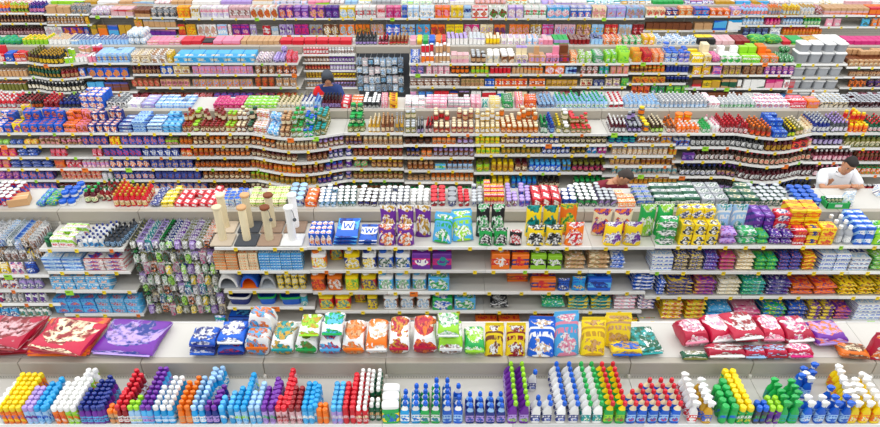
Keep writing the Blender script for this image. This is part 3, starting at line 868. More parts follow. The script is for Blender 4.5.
# ================= back ledge of the third rack
run_block(2, 0, """
-20:15 bot red/white/grey r=6 h=.15
16:30 bot dred/black/white r=6 h=.14
31:42 bot black/dred/orange r=6 h=.14
43:58 bot dred/red/black r=6 h=.14
59:80 bot navy/dgrey/black r=6 h=.14
81:105 box blue/orange/white w=.14 h=.11 d=.12 r=3 s=2 p=2 m=.05
106:126 can white/dgrey/black r=6
127:140 box white/silver/lilac w=.14 h=.08 d=.13 r=4
141:154 box lilac/lblue/white w=.14 h=.07 d=.13 r=4
155:191 flt lblue/white/blue w=.09 h=.06 d=.14 r=4 p=3
192:212 flt red/white/dred w=.32 h=.1 d=.5 r=1 p=2
213:243 flt magenta/pink/dred w=.13 h=.07 d=.14 r=4
244:276 flt lime/white/green w=.13 h=.07 d=.14 r=4
277:300 bot cream/olive/white r=6 h=.12
301:313 bot white/navy/lblue r=6 h=.13
314:321 bot lblue/blue/white r=6 h=.13
341:350 flt red/dred/white w=.13 h=.09 d=.14 r=4
351:362 flt orange/white/red w=.16 h=.09 d=.14 r=4
363:380 can dgrey/white/black r=6
381:388 bag pink/white/red w=.12 h=.14 r=4
389:398 bag yellow/orange/black w=.14 h=.14 r=4
405:425 flt white/grey/pink w=.13 h=.08 d=.14 r=4 p=3
426:447 flt pink/white/grey w=.13 h=.09 d=.14 r=4 p=3
448:470 flt grey/white/pink w=.13 h=.09 d=.14 r=4 p=3
471:481 flt pink/rose/white w=.13 h=.09 d=.14 r=4
482:488 bag teal/white/green w=.12 h=.14 r=4
489:501 bag cream/yellow/white w=.14 h=.13 r=4
502:514 bag green/dgreen/white w=.14 h=.13 r=4
515:523 bag pink/orange/white w=.14 h=.15 r=4
524:537 bag orange/red/white w=.15 h=.15 r=4
538:555 bot lblue/grey/navy r=6 h=.13
556:608 bot lblue/green/white r=6 h=.14
609:624 bot white/red/maroon r=6 h=.13
625:660 bot lblue/silver/white r=6 h=.13
661:708 bot grey/white/lblue r=6 h=.13
709:720 flt white/pink/grey w=.1 h=.1 d=.14 r=4
721:755 bot silver/white/green r=6 h=.12
756:790 flt white/red/lblue w=.09 h=.08 d=.14 r=4
791:806 flt red/pink/white w=.24 h=.12 d=.28 r=2 p=3
807:819 flt orange/pink/tan w=.2 h=.12 d=.28 r=2 p=3
820:849 can cream/silver/dgrey r=6
850:900 can maroon/grey/black r=6
""", ledge=True)
# ================= fourth rack
run_block(3, 0, """
-20:5 box red/white/orange w=.14 r=4
6:14 box blue/navy/white w=.16 h=.16 r=4
15:26 box red/orange/white w=.12 h=.16 r=4
28:41 vin dbrown/olive/gold r=6 h=.19
42:66 vin black/gold/yellow r=6 h=.2
67:75 can lime/white/green r=4
76:87 can white/pink/tan r=5
88:96 can pink/white/red r=5 h=.13
97:129 box lblue/blue/gold w=.1 h=.17 d=.08 r=6 p=1
131:150 bag cream/brown/white w=.15 h=.18 r=4
151:166 bag white/brown/tan w=.15 h=.18 r=4
167:173 bag gold/yellow/white w=.13 h=.2 r=3
174:254 box sky/cream/cyan w=.26 h=.12 d=.22 r=2 s=1 p=1
256:272 flm white/navy/red w=.14 h=.12 d=.14 r=3
273:285 flm lilac/navy/white w=.14 h=.12 d=.14 r=3
286:297 bag red/pink/brown w=.12 h=.16 r=4
410:420 bag blue/white/navy w=.13 h=.17 r=4
421:434 can orange/white/red r=5 h=.15
435:450 can tan/white/blue r=5 h=.15
451:469 box rose/cream/pink w=.12 h=.17 r=5 p=3
471:486 jar dbrown/silver/tan h=.16 r=5 w=.1
487:500 tub cream/white/silver w=.11 h=.17 r=4
501:515 tub tan/white/brown w=.11 h=.17 r=4
516:527 box cream/lilac/brown w=.12 h=.15 r=5
529:545 box tan/pink/lilac w=.12 h=.15 r=5
546:559 box pink/lilac/brown w=.12 h=.15 r=5
560:569 box brown/purple/red w=.13 h=.15 r=5
570:577 bag orange/cream/brown w=.12 h=.2 r=3
579:592 bag lime/white/grey w=.15 h=.2 r=4
593:604 bag green/grey/white w=.15 h=.18 r=4
605:617 bag lime/green/white w=.15 h=.2 r=4
618:630 bag lime/lime/green w=.22 h=.24 d=.14 r=3
632:642 bag gold/orange/yellow w=.15 h=.2 r=4
643:652 bag red/dred/orange w=.15 h=.2 r=4
653:664 bag orange/cream/red w=.14 h=.18 r=4
665:678 tub white/blue/lblue w=.13 h=.1 r=4 s=2
679:690 tub lilac/blue/white w=.13 h=.1 r=4 s=2
692:703 box yellow/white/gold w=.16 h=.15 d=.1 r=4
704:711 box cream/yellow/gold w=.14 h=.15 d=.1 r=4
712:720 flm pink/magenta/blue w=.16 h=.14 d=.2 r=2
721:741 box white/green/lime w=.14 h=.12 d=.12 r=4 p=2
743:760 box lime/white/green w=.14 h=.12 d=.12 r=4 p=3
761:778 box orange/pink/green w=.14 h=.12 d=.12 r=4 p=2
779:794 flm green/black/white w=.14 h=.12 d=.14 r=3
849:898 box tan/brown/cream w=.1 h=.12 d=.1 r=5 p=0
""")
run_block(3, 1, """
-20:27 can olive/tan/sky r=2 s=1 h=.14
28:64 vin dgreen/gold/black r=2 h=.2
65:80 vin dred/brown/tan r=2 h=.18
81:87 box blue/orange/white w=.14 r=1 h=.17
89:129 box blue/orange/tan w=.17 h=.19 r=1 p=2
132:160 vin maroon/brown/tan r=2 h=.17
161:173 box blue/white/gold w=.12 h=.16 r=1 p=2
174:190 box cream/gold/purple w=.13 h=.16 r=1 p=0
193:253 box pink/lilac/gold w=.12 h=.16 r=1 p=0
255:275 bag brown/tan/white w=.13 h=.17
276:297 bag maroon/orange/white w=.13 h=.17
410:424 bag navy/lilac/pink w=.12 h=.16
426:450 bag pink/white/dred w=.12 h=.16
451:469 jar black/orange/gold r=2 h=.15
471:489 jar gold/yellow/lime r=2 h=.14
490:511 can pink/red/orange r=2 h=.13
512:543 can orange/tan/red r=2 h=.13
545:564 box orange/pink/white w=.15 h=.17 p=2
565:577 can lblue/navy/grey r=2 h=.14
580:598 bag brown/white/red w=.13 h=.15
599:609 bag green/blue/white w=.13 h=.15
610:629 bag tan/pink/orange w=.14 h=.15
631:665 jar gold/orange/brown r=2 h=.14
666:689 can navy/blue/black r=2 h=.14
692:711 bag yellow/orange/white w=.17 h=.17
712:722 bag pink/blue/magenta w=.14 h=.17
723:741 bag tan/black/yellow w=.14 h=.18
743:763 bag brown/tan/black w=.14 h=.18
764:794 bag purple/pink/white w=.12 h=.17
849:896 box brown/tan/cream w=.14 h=.1 p=3
""")
run_block(3, 2, """
-20:27 can olive/orange/gold r=2 s=1 h=.16
28:86 vin black/white/cream r=2 h=.2
89:105 box blue/sky/orange w=.2 h=.19 p=1
106:129 box orange/brown/blue w=.14 h=.18 p=2
132:160 box brown/red/tan w=.12 h=.16 p=2
161:190 box tan/pink/brown w=.12 h=.15 p=2
193:253 box tan/orange/sky w=.13 h=.15 p=2
255:275 bag brown/orange/red w=.13 h=.18
276:297 bag tan/brown/white w=.13 h=.17
410:460 box brown/white/tan w=.135 h=.16 p=0
461:484 box tan/olive/brown w=.1 h=.15 p=3
485:494 box blue/white/navy w=.1 h=.15 p=1
495:527 box orange/white/red w=.14 h=.15 p=1
529:545 box orange/white/dred w=.14 h=.15 p=1
546:577 box gold/tan/brown w=.1 h=.13 p=3
580:592 box cream/brown/red w=.12 h=.15
593:604 box navy/grey/white w=.14 h=.13
605:620 bag cream/brown/lilac w=.13 h=.15
621:629 bag green/lime/dgreen w=.14 h=.16
632:665 box gold/brown/orange w=.16 h=.13 p=2
666:689 can black/navy/red r=2 h=.14
692:701 box white/brown/red w=.14 h=.16
702:720 box yellow/gold/olive w=.17 h=.15 p=1
721:736 box dgreen/black/tan w=.14 h=.17
737:741 box white/red/green w=.1 h=.16
743:764 box dgreen/olive/white w=.14 h=.17
765:782 box pink/white/magenta w=.14 h=.17 p=2
783:794 box white/red/grey w=.14 h=.17 p=2
849:866 bag orange/brown/black w=.12 h=.14
867:896 bag black/purple/gold w=.13 h=.14
""")
run_block(3, 3, """
-20:27 can red/white/green r=1
28:87 vin dgreen/black/white r=1 h=.17
89:129 box orange/blue/white w=.16 h=.2 p=1
131:150 flm dred/black/pink w=.2 h=.1 d=.16
151:190 flm maroon/tan/red w=.18 h=.1 d=.16
193:213 flm red/dred/white w=.18 h=.1 d=.16
214:253 flm blue/red/black w=.18 h=.1 d=.16
255:275 flm navy/red/gold w=.18 h=.1 d=.16
276:297 flm dred/orange/black w=.18 h=.1 d=.16
410:417 bag pink/lilac/white w=.12 h=.14
418:433 bag blue/sky/navy w=.14 h=.14
434:449 box red/dred/pink w=.14 h=.15
450:458 box orange/red/navy w=.14 h=.15
459:469 box dbrown/navy/lilac w=.1 h=.15
471:481 box white/navy/lilac w=.12 h=.15
482:496 box red/pink/white w=.13 h=.15
497:504 box white/navy/blue w=.12 h=.15
505:527 box gold/brown/cream w=.14 h=.14
529:548 box rose/red/grey w=.12 h=.14
549:558 box lblue/blue/white w=.13 h=.14
559:571 box red/white/dred w=.13 h=.15
572:577 box grey/white/silver w=.12 h=.12
580:629 box white/brown/silver w=.16 h=.15 p=1
631:650 bag orange/red/brown w=.13 h=.15
651:665 bag green/dgreen/lilac w=.13 h=.14
666:689 bag green/lime/dgreen w=.14 h=.15
692:706 box brown/lilac/white w=.15 h=.14
707:741 box brown/amber/tan w=.16 h=.15
743:760 box maroon/brown/white w=.15 h=.14
761:794 flm blue/sky/white w=.18 h=.1 d=.16
849:896 flm pink/maroon/white w=.16 h=.1 d=.16
""")
run_block(3, 4, """
631:650 bag pink/tan/orange w=.13 h=.12
651:689 bag tan/gold/orange w=.13 h=.12
""")
# ================= back ledge of the fourth rack
run_block(3, 0, """
-20:21 flm green/teal/dgreen w=.15 h=.1 d=.14 r=4
22:47 jar lime/yellow/white h=.12 r=5
48:69 can cream/tan/white r=5
70:128 can white/navy/lblue r=5
129:146 flm white/lblue/grey w=.15 h=.14 d=.14 r=3 s=2
147:180 flt pink/tan/white w=.14 h=.07 d=.14 r=4
181:201 flt red/white/rose w=.22 h=.08 d=.2 r=3 p=1
202:212 flt black/red/white w=.2 h=.06 d=.2 r=3 p=0
213:240 flt pink/white/red w=.2 h=.08 d=.2 r=3 p=1
241:279 flt tan/white/pink w=.15 h=.08 d=.2 r=3
280:352 flt red/white/rose w=.24 h=.09 d=.24 r=2 p=1
355:377 bot dgrey/black/lilac r=6 h=.16
378:388 bot maroon/red/pink r=6 h=.13
389:408 bot brown/tan/red r=6 h=.13
410:416 flt rose/pink/red w=.14 h=.09 d=.2 r=3
417:422 flt yellow/gold/white w=.12 h=.09 d=.2 r=3
423:428 flt green/lime/white w=.12 h=.09 d=.2 r=3
429:435 flt blue/sky/white w=.12 h=.09 d=.2 r=3
436:441 flt orange/cream/white w=.12 h=.09 d=.2 r=3
442:446 flt red/pink/white w=.12 h=.09 d=.2 r=3
447:468 can brown/lilac/white r=5 h=.14
469:485 can white/silver/lilac r=5 h=.14
486:500 can gold/cream/yellow r=5 h=.14
501:526 bag white/cream/lilac w=.14 h=.15 r=3
527:538 bag lblue/white/orange w=.14 h=.15 r=3
539:553 flt pink/rose/lilac w=.13 h=.1 d=.14 r=4
554:569 flt lilac/green/silver w=.13 h=.1 d=.14 r=4
570:590 can dred/brown/red r=5 h=.12
591:603 can dgrey/navy/lblue r=5 h=.12
604:622 bag orange/white/brown w=.13 h=.15 r=3
623:642 bag green/white/red w=.13 h=.13 r=3
643:655 bag yellow/orange/white w=.15 h=.17 r=3
656:697 bag white/lblue/navy w=.13 h=.13 r=4
698:715 box black/yellow/gold w=.16 h=.12 d=.1 r=3 p=2
716:735 flt rose/brown/pink w=.15 h=.08 d=.16 r=3
736:750 flt dred/red/maroon w=.15 h=.08 d=.16 r=3
751:782 flm green/lime/dgreen w=.3 h=.16 d=.3 r=2
783:791 flt red/dred/white w=.2 h=.07 d=.2 r=2
792:806 flt green/lime/white w=.25 h=.07 d=.2 r=2
807:820 flt gold/orange/cream w=.22 h=.07 d=.2 r=2
821:846 flt white/blue/lblue w=.15 h=.08 d=.25 r=2
847:890 flt magenta/pink/white w=.2 h=.08 d=.2 r=3
""", ledge=True)
# ================= rear rack
CE = """
-20:9 cer orange/blue/sky w=.1 h=.2 r=3 k=syrup_bottle
"""
run_block(4, 0, """
-20:9 vin orange/gold/blue r=4
10:28 vin gold/lime/black r=4
29:44 vin navy/purple/pink r=4
46:56 box pink/tan/white w=.16 h=.17 r=3
57:70 box tan/brown/cream w=.16 h=.15 r=3
71:88 bag grey/dgrey/tan w=.14 h=.2 r=3
91:110 flm white/lilac/red w=.22 h=.16 d=.2 r=2
111:133 flt tan/rose/red w=.2 h=.08 d=.2 r=2 s=2
135:150 flt brown/rose/tan w=.16 h=.08 d=.2 r=2 s=2
151:176 bag dgrey/silver/tan w=.14 h=.2 r=3
178:190 cer orange/yellow/red r=3
191:200 cer white/gold/yellow r=3
201:229 cer white/pink/lilac r=3 w=.14
230:250 cer rose/white/brown r=3 w=.14
251:278 cer white/red/gold r=3 p=2
279:293 cer purple/orange/rose r=3 p=2
294:309 cer purple/lilac/pink r=3 p=0
310:325 cer purple/gold/pink r=3 p=2
326:339 cer purple/navy/lilac r=3 p=0
340:355 cer yellow/lblue/white r=3 p=2
356:376 cer white/red/grey r=3 p=1
377:385 cer rose/red/white r=3
386:401 cer magenta/pink/lilac r=3 p=0
402:407 cer blue/lilac/grey r=3 w=.12
408:419 cer lblue/white/gold r=3 w=.15
420:434 cer white/lblue/gold r=3 w=.15
435:450 cer orange/red/pink r=3 p=1
451:463 cer yellow/gold/white r=3 p=0
464:471 cer lblue/navy/white r=3
472:488 cer white/red/tan r=3 p=0
489:507 cer white/dred/green r=3 p=2
508:523 cer lilac/white/rose r=3 p=2
524:546 cer white/green/red r=3 p=1
547:569 cer sky/white/pink r=3 p=2
570:591 cer blue/white/red r=3 p=0
592:606 cer cream/tan/pink r=3 p=2
607:625 cer lilac/lblue/orange r=3 p=0
626:644 cer lblue/lilac/gold r=3 p=2
646:665 cer cream/tan/red r=3 h=.16
666:678 cer navy/orange/white r=3 h=.14 p=1
679:692 cer orange/cream/tan r=3 h=.18 p=0
694:709 cer blue/orange/sky r=3 h=.17 p=1
710:730 cer orange/red/white r=3 h=.13 p=1
731:741 cer lilac/orange/white r=3 h=.17 p=2
743:768 vin lblue/pink/orange r=4
769:781 vin tan/orange/sky r=4
783:800 vin gold/yellow/lblue r=4
801:815 vin silver/gold/white r=4
816:822 flm dred/white/red w=.2 h=.18 r=2
824:868 flt rose/tan/orange w=.17 h=.08 r=3 s=2
869:896 flt orange/red/rose w=.18 h=.08 r=3 s=2
""")
run_block(4, 1, """
-20:44 vin dbrown/tan/maroon r=2 h=.18
47:84 vin tan/white/brown r=2 h=.17
85:89 bag yellow/orange/gold w=.13 h=.17
92:98 box gold/yellow/olive w=.12 h=.24
99:108 box orange/gold/white w=.18 h=.24 p=2
109:119 box sky/blue/gold w=.18 h=.24 p=2
120:133 box gold/blue/white w=.18 h=.24 p=2
135:143 cer gold/orange/tan w=.17 h=.18 p=2
144:176 box grey/tan/olive w=.13 h=.18 p=2
179:186 cer red/yellow/orange
187:197 cer gold/orange/yellow p=2
198:217 cer white/rose/tan p=2
218:228 cer lblue/pink/white
229:232 cer white/rose/red w=.1
233:250 cer purple/magenta/rose p=0
251:257 cer lilac/white/brown w=.15
263:271 cer red/rose/white h=.22
272:279 cer silver/lblue/white h=.2
280:294 cer lilac/purple/white p=2
295:309 cer magenta/purple/red p=0
310:323 cer grey/purple/gold w=.15 p=2
324:339 cer brown/gold/white p=2
340:355 cer orange/lblue/gold p=2
356:370 cer orange/brown/gold p=2
371:384 cer tan/orange/lblue p=2
386:400 cer blue/lilac/white p=1
401:415 cer lblue/blue/gold p=1
416:430 cer sky/cyan/orange p=1
431:445 cer orange/brown/red p=2
446:463 cer yellow/gold/lime p=0
464:479 cer magenta/rose/white p=2
480:493 cer cream/yellow/lilac p=2
494:505 cer orange/brown/purple p=2
509:529 cer orange/gold/pink p=2
530:541 cer gold/brown/white p=2
542:553 cer magenta/lilac/orange p=0
554:575 cer rose/lblue/magenta p=2
576:590 cer gold/rose/brown p=2
591:603 cer lblue/gold/sky p=1
604:617 cer red/orange/cream p=1
618:631 cer lblue/tan/grey p=2
632:643 cer dred/red/rose p=1
646:692 flt brown/tan/gold w=.2 h=.08 s=2 p=2
694:712 flt tan/cream/brown w=.22 h=.08 s=2 p=2
713:726 box blue/sky/pink w=.26 h=.22 p=1
727:741 box cyan/blue/white w=.26 h=.24 p=1
743:764 vin lblue/grey/white r=2 h=.16
766:781 vin magenta/red/pink r=2 h=.16
783:803 vin lblue/navy/white r=2 h=.16
804:821 vin green/lime/white r=2 h=.16
825:841 bag pink/rose/white w=.16 h=.18
861:870 bag sky/teal/dgrey w=.16 h=.18
871:896 bag orange/tan/sky w=.16 h=.18
""")
run_block(4, 2, """
-20:44 vin maroon/dbrown/rose r=2 h=.19
46:63 cer white/silver/rose w=.17 h=.2 p=2
64:84 cer purple/orange/brown h=.18 p=2
85:89 cer blue/orange/sky w=.1 h=.18
135:176 box purple/pink/navy w=.12 h=.13 p=2
743:768 bag navy/dgrey/lblue w=.15 h=.16
769:781 bag white/grey/lblue w=.2 h=.18
783:822 vin orange/red/gold r=2 h=.17
""")
run_block(4, 0, """
-20:-1 flt white/sky/cream w=.15 h=.07 d=.15 r=3
0:31 flm white/red/tan w=.15 h=.07 d=.15 r=3
32:50 box white/orange/tan w=.15 h=.07 d=.15 r=3
51:83 box white/lime/rose w=.15 h=.07 d=.15 r=3
84:96 flt gold/blue/grey w=.15 h=.07 d=.15 r=3
97:118 box white/tan/red w=.15 h=.07 d=.15 r=3
119:153 box tan/lblue/yellow w=.15 h=.07 d=.15 r=3
154:170 flm white/pink/white w=.15 h=.07 d=.15 r=3
171:191 box tan/grey/rose w=.15 h=.07 d=.15 r=3
192:220 box white/cream/sky w=.15 h=.07 d=.15 r=3
221:251 flt lilac/red/sky w=.15 h=.07 d=.15 r=3
252:272 flt white/yellow/tan w=.15 h=.07 d=.15 r=3
273:307 bag lblue/rose/tan w=.15 h=.07 d=.15 r=3
308:329 box lime/pink/lilac w=.15 h=.07 d=.15 r=3
330:344 flm white/grey/pink w=.15 h=.07 d=.15 r=3
345:357 flt white/lblue/grey w=.15 h=.07 d=.15 r=3
358:371 bag white/lblue/yellow w=.15 h=.07 d=.15 r=3
372:400 flt white/grey/green w=.15 h=.07 d=.15 r=3
401:432 bag white/lime/lblue w=.15 h=.07 d=.15 r=3
433:449 flm white/tan/sky w=.15 h=.07 d=.15 r=3
450:474 flt white/lilac/tan w=.15 h=.07 d=.15 r=3
475:506 flm orange/lblue/rose w=.15 h=.07 d=.15 r=3
507:528 bag white/green/orange w=.15 h=.07 d=.15 r=3
529:541 flm white/cream/sky w=.15 h=.07 d=.15 r=3
542:555 bag rose/lilac/sky w=.15 h=.07 d=.15 r=3
556:587 flt white/yellow/lilac w=.15 h=.07 d=.15 r=3
588:621 bag white/sky/green w=.15 h=.07 d=.15 r=3
622:652 bag white/gold/sky w=.15 h=.07 d=.15 r=3
653:684 flt white/green/grey w=.15 h=.07 d=.15 r=3
685:715 bag white/blue/orange w=.15 h=.07 d=.15 r=3
716:735 flt white/gold/blue w=.15 h=.07 d=.15 r=3
736:751 box rose/sky/blue w=.15 h=.07 d=.15 r=3
752:769 box gold/sky/yellow w=.15 h=.07 d=.15 r=3
770:790 flm white/grey/pink w=.15 h=.07 d=.15 r=3
791:813 flt white/tan/green w=.15 h=.07 d=.15 r=3
814:845 bag white/cream/gold w=.15 h=.07 d=.15 r=3
846:872 box white/rose/lblue w=.15 h=.07 d=.15 r=3
873:886 box white/gold/lime w=.15 h=.07 d=.15 r=3
887:916 bag white/grey/yellow w=.15 h=.07 d=.15 r=3
""", ledge=True)
# ------------------------------------------------------------------ front rack: cleaning bottles with caps and spray heads
ZT = BAYS[0][0]['z'][0]
def can_dome(c, w=.052, h=.2, cap=1.0):
    r = w/2; k = ('cd', c, w, h, cap)
    if k not in _ME:
        b = MB(); b.lathe([(r*.9, 0), (r, .008), (r, h*.1), (r, h*.68), (r*.9, h*.76), (r*.72, h*.79)], plain(c[1], .3), 12); l = MB(); l.lathe([(r*1.015, h*.12), (r*1.015, h*.64)], P((c[1], c[2], c[0]), 3), 12)
        t = MB(); t.lathe([(r*.97*cap, h*.76), (r*1.0*cap, h*.78), (r*.98*cap, h*.92), (r*.82*cap, h*.98), (r*.4*cap, h)], plain(c[0], .25), 12)
        _ME[k] = (b.mesh('spray_can', True), [('cap', t.mesh('cap', True)), ('label', l.mesh('label', True))])
    return _ME[k]
def squeeze(c, w=.06, h=.2):
    k = ('sq', c, w, h)
    if k not in _ME:
        B = plain(c[1], .2); b = MB()
        b.loft([ring(w*.46, .02, 0, 12, .6), ring(w*.5, .026, h*.06, 12, .6), ring(w*.5, .027, h*.15, 12, .6), ring(w*.46, .025, h*.5, 12, .7), ring(w*.42, .022, h*.66, 12, .8), ring(w*.2, .012, h*.8, 12, 1)], B); l = MB(); l.loft([ring(w*.505, .0275, h*.16, 12, .6), ring(w*.47, .026, h*.48, 12, .7)], P((c[2], c[1], c[0]), 3))
        t = MB(); t.lathe([(w*.36, h*.78), (w*.4, h*.8), (w*.4, h*.95), (w*.34, h), (w*.1, h)], plain(c[0], .25), 12, .75)
        _ME[k] = (b.mesh('dish_soap_bottle', True), [('cap', t.mesh('cap', True)), ('label', l.mesh('label', True))])
    return _ME[k]
def spray(c, w=.085, h=.25):
    """c = head, body, label"""
    k = ('sp', c, w, h)
    if k not in _ME:
        B = plain(c[1], .2); b = MB(); d = .056
        b.loft([ring(w*.44, d*.44, 0, 14, .6), ring(w*.48, d*.48, h*.03, 14, .6), ring(w*.48, d*.48, h*.1, 14, .6), ring(w*.46, d*.46, h*.46, 14, .7), ring(w*.38, d*.44, h*.58, 14, .8), ring(w*.2, d*.3, h*.68, 14, 1), ring(w*.16, d*.22, h*.78, 14, 1)],
               B); l = MB(); l.loft([ring(w*.487, d*.487, h*.1, 14, .6), ring(w*.47, d*.47, h*.45, 14, .7)], P((c[2], c[1], c[0]), 0))
        H = plain(c[0], .25); t = MB()
        t.lathe([(w*.2, h*.76), (w*.21, h*.77), (w*.2, h*.84), (w*.14, h*.86)], plain('white' if c[0] not in ('white', 'green') else c[0], .3), 12, .8)
        t.loft([[(x, y, z) for x, y, z in ((-w*.3, -.012, h*.9), (-w*.3, .012, h*.9), (-w*.3, .012, h*.97), (-w*.3, -.012, h*.97))],
                [(-w*.05, -.019, h*.83), (-w*.05, .019, h*.83), (-w*.05, .019, h), (-w*.05, -.019, h)],
                [(w*.2, -.019, h*.84), (w*.2, .019, h*.84), (w*.2, .019, h*.99), (w*.2, -.019, h*.99)],
                [(w*.4, -.011, h*.88), (w*.4, .011, h*.88), (w*.4, .011, h*.96), (w*.4, -.011, h*.96)],
                [(w*.5, -.008, h*.89), (w*.5, .008, h*.89), (w*.5, .008, h*.95), (w*.5, -.008, h*.95)]], H)
        g = MB(); g.tube([(w*.28, 0, h*.88), (w*.36, 0, h*.8), (w*.33, 0, h*.7)], [.006, .006, .004], H, 6)
        _ME[k] = (b.mesh('spray_bottle', True), [('spray_head', t.mesh('spray_head', True)), ('trigger', g.mesh('trigger', True), 'sub'), ('label', l.mesh('label', True))])
    return _ME[k]
def angled(c, w=.085, h=.25, lean=.022):
    """toilet cleaner bottle with a bent neck; c = cap, body, label"""
    k = ('an', c, w, h, lean)
    if k not in _ME:
        B = plain(c[1], .25); Sh = plain(c[3], .25) if len(c) > 3 else B; d = .056; b = MB()
        b.loft([ring(w*.44, d*.44, 0, 14, .6), ring(w*.48, d*.48, h*.03, 14, .6), ring(w*.48, d*.48, h*.1, 14, .6), ring(w*.47, d*.47, h*.5, 14, .6), ring(w*.36, d*.42, h*.64, 14, .8, cx=lean*.2), ring(w*.2, d*.28, h*.76, 14, 1, cx=lean*.6), ring(w*.14, d*.2, h*.84, 14, 1, cx=lean*.9)],
               [B, B, B, B, Sh, Sh]); l = MB(); l.loft([ring(w*.487, d*.487, h*.1, 14, .6), ring(w*.478, d*.478, h*.46, 14, .6)], P((c[2], c[1], c[0]), 0))
        t = MB(); t.lathe([(w*.22, h*.83), (w*.24, h*.84), (w*.23, h*.95), (w*.16, h), (w*.05, h)], plain(c[0], .25), 12, 1, cx=lean)
        _ME[k] = (b.mesh('toilet_cleaner_bottle', True), [('cap', t.mesh('cap', True)), ('label', l.mesh('label', True))])
    return _ME[k]
def wipes(c, w=.155, h=.21):
    d = .088; k = ('wi', c, w, h)
    if k not in _ME:
        b = MB(); G = plain(c[1], .3)
        b.loft([ring(w*.46, d*.46, 0, 16, .4), ring(w*.48, d*.48, h*.04, 16, .4), ring(w*.48, d*.48, h*.12, 16, .4), ring(w*.48, d*.48, h*.62, 16, .4), ring(w*.47, d*.47, h*.86, 16, .4)], [G, G, P((c[2], c[1], 'blue'), 2), G])
        t = MB(); t.loft([ring(w*.48, d*.49, h*.86, 16, .4), ring(w*.485, d*.495, h*.95, 16, .4), ring(w*.44, d*.44, h, 16, .4)], plain(c[0], .25))
        _ME[k] = (b.mesh('wipes_tub', True), [('lid', t.mesh('lid', True))])
    return _ME[k]
KND = dict(cd=('spray_can', can_dome, .2, .054, 'can'), sq=('dish_soap_bottle', squeeze, .2, .056, 'squeeze bottle'),
           sp=('spray_bottle', spray, .25, .066, 'spray bottle'), an=('toilet_cleaner_bottle', angled, .25, .066, 'angled-neck bottle'),
           wi=('wipes_tub', wipes, .21, .095, 'wipes tub'))
def cluster(t, c, cols, **o):
    """cols: (x, y) of the front cap's top in the photo's frame and how many stand one behind the other"""
    kn, fn, h, pitch, noun = KND[t]; pitch = o.get('pitch', pitch); h = o.get('h', h)
    kw = {'h': h}
    if 'w' in o: kw['w'] = o['w']
    if 'cap' in o: kw['cap'] = o['cap']
    if 'lean' in o: kw['lean'] = o['lean']
    c = tuple(c.split('/')); me, parts = fn(c, **kw)
    nn = o.get('noun', noun); near = o.get('near', '')
    for ci, (x, y, n) in enumerate(cols):
        X, Y = onplane(x, y, ZT + h)
        Y = max(Y, YF[0] + pitch*.52)
        for r in range(n):
            yy = Y + r*pitch
            if yy + pitch/2 > YF[0] + DEP - .03: break
            head = W(c[0])
            d = f'{W(c[1])} {nn} with {head} ' + {'sp': 'head', 'wi': 'lid'}.get(t, 'cap') if c[0] != c[1] else f'all-{head} {nn}'
            put(o.get('kind', kn), me, (X + rnd.uniform(-.002, .002), yy + rnd.uniform(-.001, .001), ZT), rnd.uniform(-.06, .06) + o.get('rz', 0), 0, 0, d, 'top shelf of the front rack', near, parts=parts, cat='bottle' if t in ('sq', 'sp', 'an') else 'can' if t == 'cd' else 'tub')
C = cluster
C('cd', 'white/grey/navy', [(-3, 408, 6), (2, 398, 3)], near='at the end')
C('cd', 'yellow/orange/blue', [(2, 411, 8), (8, 411, 8), (14.5, 411, 8), (-4.5, 411, 8)], near='beside lilac caps')
C('cd', 'lilac/lblue/purple', [(21, 411, 5), (27, 411, 5)], near='beside yellow caps')
C('cd', 'cyan/lblue/blue', [(33, 411, 6), (39.5, 411, 7), (46, 404, 5)], near='beside white caps')
C('cd', 'white/orange/red', [(50, 411, 6), (56.5, 411, 7)], near='beside blue caps')
C('cd', 'white/lime/orange', [(63, 411, 9), (69.5, 411, 10)], near='beside navy caps')
C('sq', 'navy/purple/sky', [(76, 413, 5), (82.5, 413, 7), (89, 413, 8), (95.5, 411, 7), (102, 405, 4), (107, 396, 2)], near='beside white caps', kind='detergent_bottle', pitch=.05)
C('an', 'white/white/yellow', [(85, 372, 1), (92, 369, 1)], near='at the spine rail')
C('cd', 'orange/tan/dgrey', [(103, 421, 2), (109.5, 421, 2)], near='beside red caps', h=.16)
C('sq', 'red/dred/white', [(115, 409, 4), (121.5, 409, 3), (124, 393, 6), (131, 393, 5)], near='beside green caps')
C('sq', 'lime/lblue/white', [(128, 409, 2), (134, 409, 3)], near='between red and purple caps')
C('sq', 'purple/sky/lilac', [(141, 408, 9), (147.5, 407, 9)], near='beside white caps')
C('sq', 'white/cyan/lblue', [(154, 408, 5), (161, 409, 7), (168, 408, 7)], near='beside purple caps')
C('sq', 'orange/orange/tan', [(177, 411, 6), (184.5, 411, 7)], near='all of one colour')
C('sq', 'lblue/cyan/white', [(192, 408, 7), (199, 409, 9), (206, 392, 6), (213, 378, 4), (219, 376, 3)], near='beside violet caps')
C('sq', 'purple/navy/lilac', [(206, 409, 2), (212.5, 409, 4), (218.5, 400, 4)], near='among pale blue caps', kind='detergent_bottle')
C('cd', 'sky/cyan/white', [(221, 406, 3), (228, 411, 4)], near='beside bright blue caps')
C('cd', 'cyan/lblue/lime', [(234.5, 411, 5), (241.5, 411, 8), (249, 388, 3)], near='beside pale caps')
C('cd', 'lblue/sky/white', [(249, 411, 4), (255.5, 411, 6)], near='beside purple caps')
C('cd', 'purple/lilac/green', [(262, 411, 5), (269, 411, 7), (275.5, 400, 5)], near='beside red caps')
C('cd', 'red/rose/dred', [(276, 412, 3), (282, 411, 9), (288.5, 402, 6)], near='beside purple caps')
C('cd', 'dred/rose/white', [(290, 411, 5), (296.5, 411, 5)], near='beside red caps')
